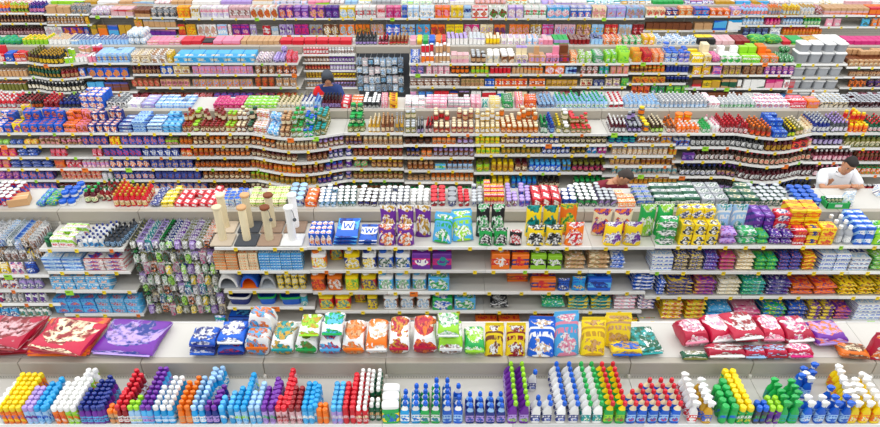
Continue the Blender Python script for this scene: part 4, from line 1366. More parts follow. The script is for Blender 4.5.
C('cd', 'cyan/sky/white', [(303, 411, 6), (309, 411, 6), (315, 404, 5)], near='beside orange caps')
C('cd', 'orange/orange/tan', [(318, 413, 2), (324, 412, 2)], near='beside bright blue caps', h=.17)
C('cd', 'sky/lilac/white', [(332, 413, 6), (338, 413, 6)], near='beside red caps')
C('cd', 'red/red/rose', [(344, 413, 6), (351, 413, 8)], near='beside pale blue caps')
C('cd', 'white/red/cream', [(357.5, 411, 9), (364, 411, 9)], cap=.72, near='beside olive cans')
C('cd', 'white/dgreen/tan', [(371.5, 403, 2), (377.5, 403, 2), (371.5, 388, 5), (378, 387, 5)], cap=.72, near='beside red cans')
C('wi', 'white/green/yellow', [(390, 404, 3)], near='beside teal spray bottles')
C('an', 'blue/cyan/white/white', [(404, 405, 3), (415, 406, 4)], near='beside white-lidded tubs', lean=.006)
C('an', 'blue/green/white/white', [(424.5, 404, 4), (435.5, 407, 5)], near='beside teal ones', lean=.006)
C('an', 'blue/blue/lblue/white', [(447, 408, 5), (458.5, 408, 2), (458, 384, 1)], near='beside green ones', lean=.006)
C('an', 'blue/navy/lilac/lblue', [(470.5, 409, 3), (481, 409, 3), (491.5, 409, 3), (502, 409, 3)], near='beside purple bottles', lean=.005, h=.22, w=.08)
C('an', 'lime/purple/lilac', [(514, 408, 8), (526, 408, 8)], near='beside white bottles', h=.25)
C('an', 'blue/white/navy', [(538, 408, 2), (533, 370, 1), (549.5, 408, 2)], near='beside purple bottles')
C('an', 'blue/white/navy', [(563.5, 407, 9), (577, 407, 9)], near='beside green-capped bottles')
C('an', 'green/white/teal', [(590, 408, 9), (601.5, 408, 9)], near='beside blue-capped bottles')
C('an', 'red/green/lime/yellow', [(613, 409, 8), (625, 409, 8)], near='beside green-capped bottles')
C('an', 'red/blue/lblue/cream', [(636.5, 409, 3), (647.5, 410, 4), (659, 410, 5), (670.5, 410, 5), (682, 410, 5)], near='in the wide block')
C('sp', 'white/white/red', [(700, 410, 6), (693, 395, 2)], near='beside red-capped bottles')
C('sp', 'white/gold/blue', [(715, 410, 5), (707, 398, 3)], near='beside green cans')
C('cd', 'green/green/blue', [(728, 409, 4), (737, 408, 5)], near='beside yellow caps', w=.07, pitch=.072)
C('cd', 'yellow/green/white', [(746, 411, 9), (754, 411, 9), (741, 387, 3)], near='beside green caps', w=.062, pitch=.06)
C('cd', 'blue/dgrey/green', [(763.5, 412, 2), (769.5, 411, 2)], near='beside lime green caps')
C('cd', 'lime/purple/navy', [(776, 411, 3), (783, 410, 3)], near='beside green spray heads')
C('sp', 'green/green/teal', [(792, 409, 5), (803, 409, 2), (798, 391, 3)], near='beside blue ones')
C('sp', 'white/blue/lblue', [(816.5, 409, 2), (830.5, 409, 2), (806, 372, 1), (811, 377, 1)], near='beside green spray heads')
C('sp', 'blue/blue/lblue', [(844, 409, 2), (856, 409, 2), (831, 386, 1), (804, 367, 1), (815, 363, 1), (827, 361, 1), (813, 371, 1), (802, 374, 1)], near='beside white spray heads')
C('sp', 'white/yellow/orange', [(866, 411, 5), (878, 411, 5), (890, 411, 6), (847, 391, 1), (846, 383, 1), (843, 376, 1), (841, 370, 1), (839, 365, 1), (858, 389, 2), (868, 376, 1)], near='at the end')

# ------------------------------------------------------------------ pet food bags on the back ledge of the front rack
YL = YF[0] + DEP - .03
def bagat(x0, x1, yb, c, h=.17, d=.3, zoff=0.0, rz=0.0, tx=0.0, kind='pet_food_bag', noun='pet food bag', style=2, near='', up=False, e=.5):
    c = tuple('crimson' if q == 'red' else q for q in c.split('/')); xm = (x0+x1)/2; FINE[0] = 1.2
    X, Y = onplane(xm, yb, RAIL + zoff); D = dist(Y, RAIL+zoff); w = (x1-x0)*D/F
    Y = max(Y, YL)
    if not up and 188 < x0 < 486: h *= 1.3; zoff *= 1.3; d *= 1.08
    if up: mb = MB(); upright_bag(mb, w*.97, h, d, P(c, style), int(x0)); off = d/2
    else: mb = MB(); lying_bag(mb, w*.97, d, h, P(c, style), int(x0), e); off = d/2
    me = mb.mesh(kind, True)
    parts = []
    s = MB()
    if up: s.box(-w*.45, w*.45, -.003, .003, h*.985, h+.03, plain(c[0], .4), 0)
    else: s.box(-w*.44, w*.44, -d/2-.018, -d/2+.004, h*.46, h*.54, plain(c[1], .4), 0)
    parts.append(('sealed_seam', s.mesh('sealed_seam')))
    put(kind, me, (X, Y+off, RAIL+zoff), rz, tx, 0, f'{W(c[0])} and {W(c[1])} {noun}', 'back ledge of the front rack', near, parts=parts, cat='bag', uniq=True)
B = bagat
B(-35, 28, 358, 'red/dred/rose', .1, .5, rz=.1, near='at the far end', style=4); B(-30, 24, 352, 'red/dred/rose', .1, .42, .1, rz=-.1, near='uppermost at the far end')
B(26, 92, 358, 'red/orange/dred', .09, .5, near='beneath the others', style=4); B(28, 90, 355, 'red/dred/cream', .08, .42, .092, rz=-.2, near='topmost beside the purple bag')
B(62, 100, 352, 'red/cream/orange', .07, .4, .0, rz=-.5, near='tilted against the purple bag', zoff=.0) if False else None
B(92, 158, 358, 'purple/lilac/navy', .1, .46, rz=-.08, near='lying flat', e=.4)
FINE[0] = 1.2
B(190, 217, 358, 'navy/blue/white', .09, .2, near='beneath another'); B(190, 217, 352, 'blue/navy/white', .09, .2, .09, near='topmost by empty ledge')
B(218, 246, 358, 'blue/navy/red', .1, .24, near='lower of two'); B(218, 246, 350, 'blue/white/navy', .1, .24, .1, near='upper of two')
B(247, 271, 358, 'white/orange/sky', .2, .16, near='in front'); B(251, 276, 341, 'white/sky/orange', .24, .16, .03, rz=-.1, near='behind the white one')
B(272, 295, 358, 'white/teal/gold', .17, .3, near='low one')
B(296, 319, 358, 'white/green/olive', .17, .3, near='beneath another'); B(299, 321, 343, 'white/lime/gold', .08, .24, .17, near='topmost beside blue one')
B(320, 342, 358, 'white/sky/red', .17, .3, near='beneath another'); B(322, 344, 343, 'white/green/sky', .1, .24, .17, near='topmost of its pair')
B(343, 365, 358, 'white/orange/tan', .18, .3, near='beside green ones')
B(366, 388, 358, 'orange/white/tan', .17, .32, near='beside white one')
B(389, 410, 358, 'white/red/gold', .19, .34, near='beside orange one')
B(413, 437, 358, 'white/red/orange', .2, .34, near='beside green bag')
B(438, 463, 358, 'lime/white/brown', .18, .3, near='beneath another'); B(437, 460, 345, 'lime/white/green', .1, .26, .18, near='topmost beside white bag')
B(464, 485, 358, 'green/lime/white', .14, .26, near='low one')
B(484, 504, 358, 'yellow/brown/white', .3, .1, up=True, tx=-.25, near='beside green bag', style=0)
B(505, 526, 358, 'yellow/dred/white', .3, .1, up=True, tx=-.25, near='beside blue bag', style=0)
B(527, 555, 359, 'blue/white/tan', .36, .12, up=True, tx=-.28, rz=-.05, near='beside yellow bags', style=0)
B(553, 580, 358, 'sky/pink/white', .4, .12, up=True, tx=-.3, rz=.1, near='leaning beside yellow bag', style=0)
B(580, 606, 358, 'yellow/gold/tan', .34, .12, up=True, tx=-.3, near='leaning beside blue bag', style=0)
B(604, 632, 349, 'yellow/tan/gold', .3, .12, up=True, tx=-.3, near='behind the small one', style=0)
B(610, 642, 359, 'yellow/blue/gold', .12, .14, near='small one in front')
B(629, 662, 357, 'dgreen/teal/white', .1, .34, rz=.1, near='flat by empty ledge', style=4)
B(681, 708, 361, 'dgreen/olive/white', .07, .08, near='small one in front')
B(679, 706, 350, 'red/pink/white', .2, .26, .0, rz=.15, near='leftmost of the red heap')
B(706, 745, 361, 'red/white/dred', .13, .12, near='front row of heap')
B(743, 765, 361, 'red/lblue/dred', .11, .12, near='front row beside wide one')
B(764, 787, 361, 'red/dred/lblue', .12, .12, near='front row beside purple one')
B(787, 812, 361, 'red/magenta/white', .13, .12, near='front row by purple bag')
B(706, 733, 348, 'red/white/pink', .2, .3, .02, rz=.15, near='second in back row')
B(733, 757, 345, 'dred/red/white', .13, .3, near='beneath the highest one')
B(729, 762, 343, 'red/white/dred', .12, .34, .14, rz=.12, near='highest of the heap')
B(760, 783, 346, 'red/pink/white', .17, .3, near='beside the highest one')
B(782, 812, 347, 'red/white/magenta', .17, .3, rz=.1, near='beside the purple bag')
B(812, 846, 349, 'purple/lilac/orange', .15, .28, rz=.1, near='behind the orange bag')
B(840, 869, 361, 'orange/brown/cream', .1, .16, rz=-.1, near='small one in front')
B(868, 900, 361, 'red/orange/white', .26, .14, up=True, near='at the very end', style=2)

FINE[0] = 1.2
# flat wrapped pads and bags on the second rack's top shelf
def flatpack(x0, x1, yb, d, h, cs, lab, zoff=0):
    Z = BAYS[1][5]['z'][0] + zoff; c = tuple(cs.split('/')); X, Y = onplane((x0+x1)/2, yb, Z); w = (x1-x0)*dist(Y, Z)/F; Y = max(Y, YF[1]+.01)
    mb = MB(); lying_bag(mb, w*.97, d, h, P(c, 1), int(x0), .25); me = mb.mesh('puppy_pad_pack', True)
    s = MB(); s.box(-w*.26, w*.26, -d*.2, d*.24, h-.001, h+.003, plain('white', .5)); q = [(-.2, .18), (-.11, -.14), (0, .1), (.11, -.14), (.2, .18)]
    for (a0, b0), (a1, b1) in zip(q, q[1:]):
        s.add([(a0*w-.008, b0*d, h+.004), (a0*w+.008, b0*d, h+.004), (a1*w+.008, b1*d, h+.004), (a1*w-.008, b1*d, h+.004)], [(3, 2, 1, 0)], plain('blue', .5))
    put('puppy_pad_pack', me, (X, Y+d/2, Z), 0, 0, 0, lab, 'top shelf of the second rack', '', parts=[('paper_label', s.mesh('paper_label'))], cat='pack', uniq=True)
for k in range(3): flatpack(333, 357, 246, .42, .05, 'blue/sky/navy', 'wide blue pad pack, ' + ['lowest', 'middle', 'topmost'][k] + ' of the wider stack,', k*.052)
for k in range(2): flatpack(358, 377, 246, .36, .05, 'blue/white/navy', 'blue pad pack, ' + ['lower', 'upper'][k] + ' of the narrow stack,', k*.052)
def tilted(x0, x1, yb, h, cs, lab, tz, tx=-.35, g=1, kind='litter_bag'):
    Z = BAYS[1][5]['z'][0]; c = tuple(cs.split('/')); X, Y = onplane((x0+x1)/2, yb, Z); w = (x1-x0)*dist(Y, Z)/F
    mb = MB(); upright_bag(mb, w*.97, h, .12, P(c, 0), int(x0)); me = mb.mesh(kind, True)
    s = MB(); s.box(-w*.44, w*.44, -.003, .003, h*.985, h+.025, plain(c[0], .4))
    put(kind, me, (X, Y+.07, Z), tz, tx, 0, lab, 'top shelf of the second rack', '', parts=[('sealed_seam', s.mesh('sealed_seam'))], cat='bag', uniq=True)
tilted(432, 452, 245, .34, 'sky/green/white', 'pale blue and green litter bag leaning outward,', -.25)
tilted(452, 474, 243, .36, 'sky/lime/white', 'pale blue and lime litter bag leaning beside empty shelf,', .15)

FINE[0] = 1.0
# ------------------------------------------------------------------ cat scratching posts: plush base, wrapped post, cap
def post(x, yb, bw, cols, ph, lab, withbase=True):
    Z = BAYS[1][3]['z'][0]; X, Y = onplane(x, yb, Z)
    e = bpy.data.objects.new('cat_scratching_post', None); COL.objects.link(e); e.location = (X, Y, Z)
    tag(e, lab, 'scratching post', 'scratching posts on the second rack')
    b, p, t = cols
    m = MB(); m.box(-bw/2, bw/2, -.125, .125, 0, .03, plain(b, .9), .01); link('base', m.mesh('base', True), e)
    m = MB(); pr = []
    for k in range(25): pr.append((.047 + .0025*(k % 2), .03 + (ph-.03)*k/24))
    m.lathe(pr, plain(p, .9), 12); link('post', m.mesh('post', True), e)
    m = MB(); m.lathe([(.052, ph), (.06, ph+.008), (.06, ph+.028), (.05, ph+.036)], plain(t, .8), 12); link('cap', m.mesh('cap', True), e)
    if withbase == 'toy':
        m = MB(); m.tube([(.03, -.02, ph+.02), (.06, -.05, ph-.02), (.07, -.06, ph-.09)], [.004]*3, plain('dgrey', .6), 6)
        m.lathe([(.004, ph-.14), (.022, ph-.125), (.022, ph-.105), (.004, ph-.09)], plain('dgrey', .9), 8, cx=.07, cy=-.06); link('dangling_toy', m.mesh('dangling_toy', True), e)
POSTS = [(223.5, 241, 'sand', 'cream', 'cream', 'tan'), (247.5, 241, 'dgrey', 'cream', 'tan', 'grey'), (270, 241, 'taupe', 'cream', 'brown', 'brown'), (293, 241, 'white', 'white', 'white', 'white')]
for i, (x, y, b, p, t, bn) in enumerate(POSTS):
    post(x, y, .262, (b, p, t), .46, f'front scratching post on {["beige", "charcoal", "brown", "white"][i]} plush base, top shelf of the second rack', 'toy' if i > 1 else True)
    post(x+3, y-13, .262, (b if i < 3 else 'taupe', p, t), .46, f'rear scratching post behind the {["beige", "charcoal", "brown", "white"][i]} plush one, second rack', True)

# ------------------------------------------------------------------ hanging card packs on hooks
HK = bpy.data.meshes.new('x')
def hook_rows(g, b, zs, cw, ch, pals, place, per=1, yoff=.0, cat='hanging pack', bulk=.03, kname='hanging_toy_pack', noun='pack', hl=.32, per0=2):
    X0, X1 = b['x']; n = int((X1-X0-.04)/cw); Yb = YF[g]+DEP
    hm = MB(); hm.tube([(0, 0, 0), (0, -hl, 0), (0, -hl-.02, .02)], [.004, .004, .004], plain('silver', .3, .8), 5); hme = hm.mesh('hook')
    bayobj = [o for o in bpy.data.objects if o.name.startswith('shelving_bay') and abs(o.location.x-(X0+X1)/2) < 1e-4 and abs(o.location.y-YF[g]) < 1e-4][0]
    for zi, z in enumerate(zs):
        for i in range(n):
            per_ = per0 if zi == 0 else per; x = X0+.02+cw*(i+.5)
            link('hook', hme, bayobj, (x-(X0+X1)/2, DEP-.002, z+.002))
            pal = pals[(i*7+zi*3+rnd.randrange(3)) % len(pals)]; c = tuple(pal.split('/'))
            hh = ch*rnd.choice((.75, .85, .95, 1.05)); me = product_mesh('crd', c, round(cw*.96, 3), round(hh, 2), bulk, 0)
            for k in range(per_):
                y = Yb - hl + .03 + k*(bulk+.012) + yoff*zi
                put(kname, me, (x + rnd.uniform(-.004, .004), y+bulk, z - hh), rnd.uniform(-.3, .3), rnd.uniform(-.1, .1), 0, f'{W(c[0])} and {W(c[1])} {noun}', place, f'hook row {["one", "two", "three", "four", "five", "six", "seven"][zi]} from top', cat=cat, rank=k)
PAL = ['white/dgreen/lime', 'dgrey/olive/white', 'white/magenta/grey', 'teal/white/navy', 'black/green/white', 'purple/white/lilac', 'grey/brown/dgreen', 'white/orange/black', 'dgreen/white/yellow', 'lilac/dgrey/white', 'cream/maroon/grey', 'navy/white/lime', 'olive/silver/white']
pb = BAYS[1][2]
hook_rows(1, pb, [TOP+.06, TOP-.12, TOP-.28, TOP-.45, TOP-.61, TOP-.78, TOP-.95], .09, .2, PAL, 'second rack', per=2, bulk=.045, hl=.52, per0=8)
hook_rows(1, BAYS[1][0], [TOP+.06, TOP-.13], .09, .18, ['white/grey/brown', 'white/lblue/navy', 'silver/dgreen/white', 'yellow/navy/white', 'tan/white/black', 'lblue/blue/white'], 'end bay of the second rack', per=3, bulk=.04, hl=.5, per0=8, kname='hanging_accessory_pack')
db = BAYS[3][7]
hook_rows(3, db, [TOP+.0, TOP-.19, TOP-.38, TOP-.57], .12, .18, ['lblue/grey/white', 'silver/rose/white', 'grey/lblue/dgrey', 'white/dgrey/lblue', 'dgrey/silver/sky', 'silver/lblue/white'], 'charcoal bay of the fourth rack', per=2, bulk=.03, kname='kitchen_gadget_pack', hl=.3)

# ------------------------------------------------------------------ display bay with small bottles, fourth rack
cb = BAYS[3][6]
pals = [('red/rose/white', 'white/silver/brown'), ('brown/tan/white', 'purple/navy/white'), ('brown/tan/red', 'lilac/grey/white'), ('gold/yellow/brown', 'yellow/maroon/brown'), ('tan/grey/white', 'lilac/brown/dgrey')]
for k, z in enumerate(cb['z']):
    for i in range(16):
        x = cb['x'][0]+.03+(cb['x'][1]-cb['x'][0]-.06)*(i+.5)/16
        c = tuple(pals[k][i//8].split('/')); me = product_mesh('spi', c, .062, .13, .062, 0)
        put('spice_jar', me, (x, YF[3]+DEP-.08, z), rnd.uniform(-.4, .4), 0, 0, desc('spi', c), f'{["first", "second", "third", "fourth", "fifth"][k]} ledge of the pale display bay', '', cat='jar')

# ------------------------------------------------------------------ white storage bins, fourth rack
def bin_mesh(w, h, d):
    mb = MB(); A = plain('grey', .35)
    mb.loft([ring(w*.42, d*.42, 0, 16, .35), ring(w*.46, d*.46, h*.86, 16, .35), ring(w*.5, d*.5, h*.88, 16, .35), ring(w*.5, d*.5, h, 16, .35), ring(w*.45, d*.45, h, 16, .35), ring(w*.4, d*.4, h*.1, 16, .35)], A)
    return mb.mesh('storage_bin', True)
def lid_mesh(w, h, d):
    mb = MB(); mb.loft([ring(w*.5, d*.5, h, 16, .35), ring(w*.5, d*.5, h+.012, 16, .35), ring(w*.4, d*.4, h+.03, 16, .4)], plain('white', .3)); return mb.mesh('lid', True)
sb = [b for b in BAYS[3] if b['px'] == (795, 848)][0]
for k, z in enumerate(sb['z'][:4]):
    for i in range(4):
        x = sb['x'][0]+.03+(sb['x'][1]-sb['x'][0]-.06)*(i+.5)/4; w = (sb['x'][1]-sb['x'][0]-.08)/4
        hh = .19 if k == 0 else .17
        put('storage_bin', bin_mesh(w, hh, .34), (x, YF[3]+.19, z), 0, 0, 0, 'grey white-lidded storage bin', f'{ORD[k]} of the fourth rack', '', parts=[('lid', lid_mesh(w, hh, .34))], cat='bin', uniq=True)
        if k == 0: put('storage_bin', bin_mesh(w*.9, .14, .28), (x, YF[3]+.19, z+.225), rnd.uniform(-.1, .1), 0, 0, 'upper grey white-lidded storage bin', 'top shelf of the fourth rack', '', parts=[('lid', lid_mesh(w*.9, .14, .28))], cat='bin', uniq=True)

# pets and crates on the second rack's back ledge near the clerk
def crate(x, y, w, d, h):
    X, Y = onplane(x, y, RAIL); e = bpy.data.objects.new('packing_crate', None); COL.objects.link(e); e.location = (X, Y, RAIL)
    tag(e, 'green plastic crate in front of the clerk in the white shirt', 'crate')
    G = plain('green', .4); m = MB(); m.box(-w/2, w/2, -d/2, d/2, 0, .01, G); link('floor', m.mesh('crate_floor'), e)
    for nm, a in (('side_panel', (-w/2, w/2, -d/2, -d/2+.01)), ('side_panel', (-w/2, w/2, d/2-.01, d/2)), ('end_panel', (-w/2, -w/2+.01, -d/2, d/2)), ('end_panel', (w/2-.01, w/2, -d/2, d/2))):
        m = MB(); m.box(*a, .01, h, G); link(nm, m.mesh(nm), e)
    m = MB(); m.box(-.045, .045, -d/2-.003, -d/2, h*.3, h*.75, plain('white', .5)); link('paper_label', m.mesh('paper_label'), e)
    for k in range(5):
        c = ('dgreen', 'white', 'cream'); me = product_mesh('can', c, .07, .1, .07, 0)
        put('food_can', me, (X-w/2+.05+k*(w-.1)/4, Y+.02, RAIL+.012), 0, 0, 0, 'dark green can inside the green crate', 'back ledge of the second rack', '', cat='can')
crate(834, 205, .29, .18, .08)
XB, YB = onplane(848, 207, RAIL)
mb = MB(); upright_bag(mb, .16, .2, .1, printed('white', 'silver', 'lblue', 4), 5)
put('carrier_bag', mb.mesh('carrier_bag', True), (XB, YB+.06, RAIL), .1, 0, 0, 'crumpled white carrier bag beside the green crate', 'back ledge of the second rack', '', cat='bag', uniq=True)
XB, YB = onplane(17, 205, RAIL)
mb = MB(); mb.box(-.12, .12, -.09, .09, 0, .1, plain('tan', .8), .004); mb.box(-.12, .12, -.005, .005, .1, .101, plain('cream', .6))
put('cardboard_carton', mb.mesh('cardboard_carton'), (XB+.02, YB+.05, RAIL), .3, 0, 0, 'small brown cardboard carton beside red drink cans', 'back ledge of the second rack', '', cat='carton', uniq=True)
# ------------------------------------------------------------------ people
def smat(name, col, rough=.8):
    m, N, L, b = base_mat(name, rough); b.inputs['Base Color'].default_value = lin(col) if isinstance(col, str) else col; return m
SKIN = smat('skin', 'skin', .55)
def skin_mesh(name, joints, bones, mat, parent, sub=2, root=0):
    me = bpy.data.meshes.new(name); names = list(joints)
    me.from_pydata([joints[n][0] for n in names], [(names.index(a), names.index(b)) for a, b in bones], [])
    me.update(); o = link(name, me, parent)
    md = o.modifiers.new('skin', 'SKIN'); md.use_smooth_shade = True
    for i, n in enumerate(names):
        r = joints[n][1]; r = (r, r) if isinstance(r, float) else r
        me.skin_vertices[0].data[i].radius = r
        me.skin_vertices[0].data[i].use_root = (i == root)
    ss = o.modifiers.new('sub', 'SUBSURF'); ss.levels = ss.render_levels = sub
    me.materials.append(mat); return o
def lerp(a, b, t): return tuple(a[i] + (b[i]-a[i])*t for i in range(3))
def person(loc, rz, label, shirt, trousers, hair, J, hood=None, beard=False, sleeve=.55, collar=False):
    """J: body joints in metres, facing -Y: pelvis, chest, neck, head, and for each arm shoulder, elbow, wrist"""
    e = bpy.data.objects.new('person', None); COL.objects.link(e); e.location = loc; e.rotation_euler = (0, 0, rz)
    tag(e, label, 'person')
    jt = {'pelvis': (J['pelvis'], (.15, .11)), 'waist': (lerp(J['pelvis'], J['chest'], .45), (.14, .10)), 'chest': (J['chest'], (.16, .115)), 'upchest': (lerp(J['chest'], J['neck'], .6), (.14, .09)),
          'neck': (J['neck'], .058)}
    bn = [('pelvis', 'waist'), ('waist', 'chest'), ('chest', 'upchest'), ('upchest', 'neck')]
    hd = Vector(J['head']); nk = Vector(J['neck']); up = (hd-nk).normalized(); fw = Vector(J['face']).normalized(); side = up.cross(fw).normalized(); fw = side.cross(up).normalized()
    jt['skullbase'] = (tuple(nk + up*.06), .056); bn.append(('neck', 'skullbase'))
    for s, nme in ((-1, 'l'), (1, 'r')):
        sh, el, wr = J['shoulder_'+nme], J['elbow_'+nme], J['wrist_'+nme]
        jt['sh'+nme] = (sh, .062); jt['el'+nme] = (el, .043); jt['wr'+nme] = (wr, .03)
        bn += [('upchest', 'sh'+nme), ('sh'+nme, 'el'+nme), ('el'+nme, 'wr'+nme)]
        a = Vector(wr); dr = (a-Vector(el)).normalized(); pal = a + dr*.055; jt['palm'+nme] = (tuple(pal), (.038, .018)); bn.append(('wr'+nme, 'palm'+nme))
        sd = dr.cross(Vector((0, 0, 1))).normalized()
        hip = (J['pelvis'][0]+s*.09, J['pelvis'][1], J['pelvis'][2]-.06); kn = (hip[0]*1.02, hip[1]-(.03 if hip[2] > .8 else .24), min(.5, hip[2]*.68)); an = (hip[0]*1.03, hip[1]+.02, .09); toe = (an[0], an[1]-.16, .04)
        jt['hip'+nme] = (hip, .085); jt['kn'+nme] = (kn, .058); jt['an'+nme] = (an, .042); jt['toe'+nme] = (toe, .035)
        bn += [('pelvis', 'hip'+nme), ('hip'+nme, 'kn'+nme), ('kn'+nme, 'an'+nme), ('an'+nme, 'toe'+nme)]
    body = skin_mesh('body', jt, bn, SKIN, e)
    # fingers: five short bent chains rooted in each palm
    for nme in 'lr':
        el, wr = Vector(J['elbow_'+nme]), Vector(J['wrist_'+nme]); dr = (wr-el).normalized(); sd = dr.cross(Vector((0, 0, 1))).normalized(); th = 1 if nme == 'l' else -1
        pal = wr + dr*.07
        for k, (off, ln) in enumerate(((-.028, .05), (-.01, .065), (.01, .07), (.028, .06))):
            p0 = pal + sd*off; p1 = p0 + dr*ln*.5 + Vector((0, 0, -.006)); p2 = p1 + dr*ln*.35 + Vector((0, 0, -.018))
            skin_mesh('finger', {'a': (tuple(p0), .0095), 'b': (tuple(p1), .009), 'c': (tuple(p2), .0075)}, [('a', 'b'), ('b', 'c')], SKIN, body, 1)
        p0 = wr + dr*.03 + sd*.02*th*-1; p1 = p0 + sd*-.03*th + dr*.02; p2 = p1 + dr*.03
        skin_mesh('thumb', {'a': (tuple(p0), .011), 'b': (tuple(p1), .01), 'c': (tuple(p2), .008)}, [('a', 'b'), ('b', 'c')], SKIN, body, 1)
    # head with brow, nose, mouth, chin and ears
    M = Matrix((side, -fw, up)).transposed().to_4x4(); M.translation = hd
    mb = MB(); rings = []
    prof = [(-.115, .03, .035, .03), (-.1, .05, .06, .022), (-.07, .062, .078, .012), (-.03, .07, .088, 0), (.01, .074, .094, 0), (.05, .074, .097, 0), (.085, .064, .085, -.004), (.11, .04, .055, -.006), (.12, .008, .012, -.006)]
    for z, a, b, f in prof:
        r = []
        for k in range(20):
            t = 2*math.pi*k/20; x = a*math.cos(t); y = b*math.sin(t) - f
            if abs(z) < .045 and math.sin(t) < -.96: y -= .014 if z < -.01 else .004
            r.append(tuple(M @ Vector((x, y, z))))
        rings.append(r)
    mb.loft(rings, SKIN)
    def blob(cx, cy, cz, rx, ry, rz_, mat, n=8):
        rs = []
        for i in range(7):
            ph = math.pi*(i/6-.5); q = max(.03, math.cos(ph))
            rs.append([tuple(M @ Vector((cx+rx*q*math.cos(2*math.pi*k/n), cy+ry*q*math.sin(2*math.pi*k/n), cz+rz_*math.sin(ph)))) for k in range(n)])
        mb.loft(rs, mat)
    blob(0, -.096, -.02, .012, .018, .022, SKIN); blob(.076, .005, -.01, .01, .022, .032, SKIN); blob(-.076, .005, -.01, .01, .022, .032, SKIN)
    for s in (-1, 1):
        blob(s*.028, -.081, .012, .012, .008, .006, plain('white', .2)); blob(s*.028, -.087, .012, .006, .004, .006, plain('black', .2)); blob(s*.029, -.09, .033, .018, .006, .004, smat('brow_hair', 'hair'))
    blob(0, -.09, -.062, .024, .008, .006, smat('lips', (.42, .12, .1, 1), .5))
    link('head', mb.mesh('head', True), body)
    # hair
    H = smat('hair', hair, .7); mb2 = MB(); rs = []
    for i in range(9):
        ph = math.pi/2*(i/8); q = max(.02, math.cos(ph)); r = []
        for k in range(20):
            t = 2*math.pi*k/20; low = .07 if math.sin(t) < -.3 else -.03
            zz = (low + (.136-low)*math.sin(ph)) if i < 8 else .137
            back = 1.0 if math.sin(t) > -.3 else (.9 if i < 2 else 1)
            q2 = math.cos(ph)**.6 if i < 8 else .02; r.append(tuple(M @ Vector((.08*q2*math.cos(t)*back, .103*q2*math.sin(t)*back + .006, zz))))
        rs.append(r)
    mb2.loft(rs, H); hr = link('hair', mb2.mesh('hair', True), e)
    # shirt and trousers
    st = {'hem': (lerp(J['pelvis'], J['chest'], -.1), (.175, .13)), 'waist': (lerp(J['pelvis'], J['chest'], .45), (.168, .125)), 'chest': (J['chest'], (.185, .14)), 'up': (lerp(J['chest'], J['neck'], .6), (.185, .135)), 'col': (lerp(J['chest'], J['neck'], .92), .085)}
    sb_ = [('hem', 'waist'), ('waist', 'chest'), ('chest', 'up'), ('up', 'col')]
    for nme in 'lr':
        sh, el, wr = J['shoulder_'+nme], J['elbow_'+nme], J['wrist_'+nme]
        st['s'+nme] = (sh, .092)
        if sleeve > 1: st['e'+nme] = (el, .064); st['w'+nme] = (lerp(el, wr, .9), .048); sb_ += [('up', 's'+nme), ('s'+nme, 'e'+nme), ('e'+nme, 'w'+nme)]
        else: st['e'+nme] = (lerp(sh, el, sleeve+.3), .07); sb_ += [('up', 's'+nme), ('s'+nme, 'e'+nme)]
    so = skin_mesh('shirt' if not hood else 'jacket', st, sb_, smat('shirt_cloth', shirt, .85), e)
    tr = {'p': (J['pelvis'], (.16, .125))}; tb = []
    for s, nme in ((-1, 'l'), (1, 'r')):
        hip = (J['pelvis'][0]+s*.09, J['pelvis'][1], J['pelvis'][2]-.06)
        tr['h'+nme] = (hip, .1); tr['k'+nme] = ((hip[0]*1.02, hip[1]-(.03 if hip[2] > .8 else .24), min(.5, hip[2]*.68)), .075); tr['a'+nme] = ((hip[0]*1.03, hip[1]+.02, .12), .06); tb += [('p', 'h'+nme), ('h'+nme, 'k'+nme), ('k'+nme, 'a'+nme)]
    skin_mesh('trousers', tr, tb, smat('trouser_cloth', trousers, .9), e)
    if collar:
        m = MB(); nkv = Vector(lerp(J['chest'], J['neck'], .95)); rs = []
        for dz, r in ((0, .078), (.03, .066), (.034, .074), (.004, .088)):
            rs.append([tuple(nkv + up*dz + side*(r*math.cos(2*math.pi*k/16)) - fw*(r*math.sin(2*math.pi*k/16))) for k in range(16)])
        m.loft(rs, smat('collar_cloth', shirt, .85), caps=False); link('collar', m.mesh('collar', True), so)
    if hood:
        m = MB(); rs = []
        for i in range(10):
            ph = math.pi/2*(i/9); q = (max(0, 1-math.sin(ph)**4))**.5 if i < 9 else .05; r = []
            for k in range(20):
                t = 2*math.pi*k/20; fr = math.sin(t) < -.35; low = .05 if fr else -.1
                zz = low + (.14-low)*math.sin(ph)
                r.append(tuple(M @ Vector((.108*q*math.cos(t), .125*q*math.sin(t)+.012, zz))))
            rs.append(r)
        m.loft(rs, smat('knit_hood', hood, .9)); link('hood', m.mesh('hood', True), e)
        bpy.data.objects.remove(hr)
    return e
A1 = YF[1] + DEP + .75; A2 = YF[2] + DEP + .75
# clerk in the white shirt, leaning over the ledge and working with both hands
cx = wx(832, 8.0, 1.4)
person((cx, 7.95, 0), 0, 'person in a white short-sleeved shirt leaning forward, hands at the green crate', (.86, .88, .92, 1), 'dgrey', 'hair',
       dict(pelvis=(.03, .24, 1.0), chest=(.01, .12, 1.4), neck=(.03, .02, 1.69), head=(.04, -.06, 1.83), face=(-.3, -.65, -.7),
            shoulder_l=(-.18, .08, 1.62), elbow_l=(-.25, -.12, 1.5), wrist_l=(-.08, -.34, 1.66), shoulder_r=(.22, .08, 1.62), elbow_r=(.28, -.14, 1.5), wrist_r=(.05, -.34, 1.665)), collar=True)
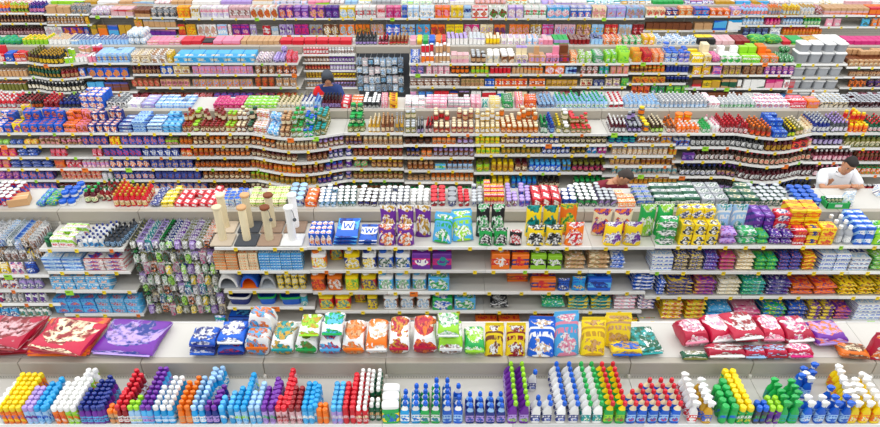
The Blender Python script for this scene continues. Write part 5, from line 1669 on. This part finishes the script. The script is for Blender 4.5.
# stooping person in dark red
cx = wx(615, 8.3, 1.4)
person((cx, 8.35, 0), .35, 'person in a dark red shirt stooping in the aisle behind the second rack', (.22, .012, .03, 1), 'navy', (.05, .035, .03, 1),
       dict(pelvis=(-.0, .28, .66), chest=(-.03, .16, 1.04), neck=(.06, .05, 1.26), head=(.14, -.04, 1.38), face=(.5, -.8, -.35),
            shoulder_l=(-.19, .08, 1.21), elbow_l=(-.23, -.08, .9), wrist_l=(-.07, -.22, .82), shoulder_r=(.21, .06, 1.18), elbow_r=(.29, -.08, .9), wrist_r=(.19, -.24, .84)))
# shopper in a hood with a red and navy jacket
cx = wx(330, 11.4, 1.5)
sp_ = person((cx, 11.3, 0), 0, 'person in a grey hood and navy jacket with red shoulder, holding dark bottles', (.02, .05, .2, 1), 'black', 'hair',
       dict(pelvis=(0, .12, 1.0), chest=(0, .04, 1.36), neck=(0, -.02, 1.6), head=(0, -.06, 1.76), face=(.15, -.85, -.5),
            shoulder_l=(-.17, 0, 1.52), elbow_l=(-.23, -.12, 1.36), wrist_l=(-.1, -.3, 1.5), shoulder_r=(.17, 0, 1.52), elbow_r=(.25, -.12, 1.38), wrist_r=(.12, -.3, 1.5)), hood=(.06, .07, .09, 1), sleeve=2)
vest = {'a': ((-.12, -.06, 1.16), (.1, .1)), 'b': ((-.12, -.06, 1.4), (.11, .12)), 'c': ((-.15, -.01, 1.55), (.095, .11)), 'd': ((-.19, -.01, 1.51), .1), 'e': ((-.23, -.1, 1.39), .085)}
skin_mesh('red_jacket_panel', vest, [('a', 'b'), ('b', 'c'), ('c', 'd'), ('d', 'e')], smat('red_cloth', (.7, .01, .015, 1), .85), sp_)
# dark bottles standing on the ledge by the hooded shopper
for i in range(6):
    for r in range(5):
        X, Y = onplane(323+i*3.2, 110, RAIL); c = ('maroon', 'black', 'lilac'); me = product_mesh('bot', c, .055, .17, .055, 0)
        put('sauce_bottle', me, (X, YF[2]+DEP+.12+r*.058, RAIL), rnd.uniform(-1, 1), 0, 0, 'dark red bottle with black cap', 'back ledge of the third rack', 'below the hooded person', cat='bottle', rank=r)
# ------------------------------------------------------------------ link every listed product
from collections import defaultdict
for it in ITEMS:      # what is wholly outside the frame is left out
    it['sx'] = sx(it['loc'][0], it['loc'][1], it['loc'][2])
ITEMS = [it for it in ITEMS if -14 < it['sx'] < 894]
ORDN = ['first', 'second', 'third', 'fourth', 'fifth', 'sixth', 'seventh', 'eighth']
def words_ok(*p): return sum(len(x.split()) for x in p if x) <= 16
glabel = defaultdict(list)
for it in ITEMS:
    place = 'on the ' + it['place'] if not it['place'].startswith(('on', 'in')) else it['place']
    if it['uniq'] and it['d'].endswith(','): place = it['place']
    lb = f"{it['d']} {place}"
    if not words_ok(lb): lb = f"{it['d']} {it['place']}"
    if it['near']:
        if words_ok(lb, it['near']): lb = f"{lb}, {it['near']}"
        elif words_ok(it['d'], it['place'], it['near']): lb = f"{it['d']}, {it['place']}, {it['near']}"
        else:
            short = it['place'].replace(' of the', ',').replace('back ledge', 'ledge'); lb = f"{it['d']}, {short}, {it['near']}"
            if not words_ok(lb): lb = ' '.join(lb.split()[:16]).rstrip(',')
    it['label'] = lb; glabel[(it['label'], it['kind'])].append(it)
for (lb, kind), L in glabel.items():
    xs = sorted(set(round(i['X'], 2) for i in L))
    g = "run of " + lb[:110]
    single = len(L) == 1
    cols = sorted(L, key=lambda i: i['X'])
    flat = len(L) > 1 and all(b['X']-a['X'] > .04 for a, b in zip(cols, cols[1:]))
    for n, i in enumerate(cols):
        i['group'] = None if single and i['uniq'] else g
        if flat and len(L) <= 8:
            o = f'{ORDN[n]} of {["", "one", "two", "three", "four", "five", "six", "seven", "eight"][len(L)]}'
            base = i['label']
            if not words_ok(base, o) and ', ' in base: base = base.rsplit(', ', 1)[0]
            if words_ok(base, o): i['label'] = f'{base}, {o}'
own = {}
for it in sorted(ITEMS, key=lambda i: i['D']):
    k = it['label'].lower()
    if k in own:
        if own[k] != (it['group'] or k): it['group'] = own[k]
        if own[k] == k: own[k] = it['group'] = 'run of ' + it['label']
    else: own[k] = it['group'] or k
for it in ITEMS:
    if it['group'] is None and own[it['label'].lower()].startswith('run of '): it['group'] = own[it['label'].lower()]
# past 300 of a kind the farthest become one object of kind stuff
bykind = defaultdict(list)
for it in ITEMS: bykind[it['kind']].append(it)
keep, rest = [], defaultdict(list)
for k, L in bykind.items():
    L.sort(key=lambda i: i['D'])
    keep += L[:300]
    if len(L) > 300: rest[k] = L[300:]
n_of = defaultdict(int)
for it in keep:
    o = bpy.data.objects.new(it['kind'], it['me']); COL.objects.link(o)
    o.location = it['loc']; o.rotation_euler = (it['tx'], it['ty'], it['rz'])
    tag(o, it['label'], it['cat'] or it['kind'].split('_')[-1], it['group'])
    last = None
    for pt in (it['parts'] or []):
        last = link(pt[0], pt[1], last if len(pt) > 2 else o)
for k, L in rest.items():
    V, Fc, MI, mats = [], [], [], []
    for it in L:
        me = it['me']; M = Matrix.Translation(it['loc']) @ Matrix.Rotation(it['rz'], 4, 'Z') @ Matrix.Rotation(it['tx'], 4, 'X')
        o = len(V); V += [tuple(M @ v.co) for v in me.vertices]
        mp = []
        for m in me.materials:
            if m not in mats: mats.append(m)
            mp.append(mats.index(m))
        for p in me.polygons: Fc.append([a+o for a in p.vertices]); MI.append(mp[p.material_index])
    me = bpy.data.meshes.new('distant_' + k); me.from_pydata(V, [], Fc)
    for m in mats: me.materials.append(m)
    me.polygons.foreach_set('material_index', MI); me.update()
    o = link('distant_' + k, me)
    nm = k.replace('_', ' ')
    tag(o, f'many more {nm}s massed on the farther shelves behind the nearer ones', nm, None, 'stuff')
print('KINDS', sorted(((len(v), k) for k, v in bykind.items()), reverse=True)[:25], 'TOTAL', len(keep))

# ------------------------------------------------------------------ floor, light, camera
m, N, L, b = base_mat('polished_floor_tile', .3)
g = N.new('ShaderNodeNewGeometry'); br = N.new('ShaderNodeTexBrick'); L.new(g.outputs['Position'], br.inputs['Vector'])
br.inputs['Color1'].default_value = (.62, .6, .56, 1); br.inputs['Color2'].default_value = (.58, .56, .52, 1); br.inputs['Mortar'].default_value = (.35, .34, .32, 1)
br.inputs['Scale'].default_value = 1; br.offset = 0; br.inputs['Brick Width'].default_value = .3; br.inputs['Row Height'].default_value = .3; br.inputs['Mortar Size'].default_value = .003
L.new(br.outputs[0], b.inputs['Base Color'])
mb = MB(); mb.box(-24, 24, -4, 30, -.1, 0, m); tag(link('floor', mb.mesh('floor')), kind='structure')

w = bpy.data.worlds.new('store_air'); S.world = w; w.use_nodes = True
w.node_tree.nodes['Background'].inputs[0].default_value = (.93, .96, 1, 1); w.node_tree.nodes['Background'].inputs[1].default_value = .76
for k in range(7):
    ld = bpy.data.lights.new('ceiling_strip', 'AREA'); ld.shape = 'RECTANGLE'; ld.size = 34; ld.size_y = .5; ld.energy = 410; ld.color = (1, .99, .96)
    lo = bpy.data.objects.new('ceiling_strip', ld); COL.objects.link(lo); lo.location = (0, -1 + k*3.3, 8.8)
cam = bpy.data.cameras.new('camera'); co = bpy.data.objects.new('camera', cam); COL.objects.link(co)
cam.sensor_fit = 'HORIZONTAL'; cam.sensor_width = 36; cam.lens = 36 * F / 880
co.location = (0, 0, HC); co.rotation_euler = (math.pi/2 - TH, 0, 0); cam.clip_end = 200
S.camera = co
S.view_settings.view_transform = 'Standard'; S.view_settings.look = 'None'; S.view_settings.gamma = 1; S.view_settings.use_curve_mapping = False
S.view_settings.exposure = 0.0
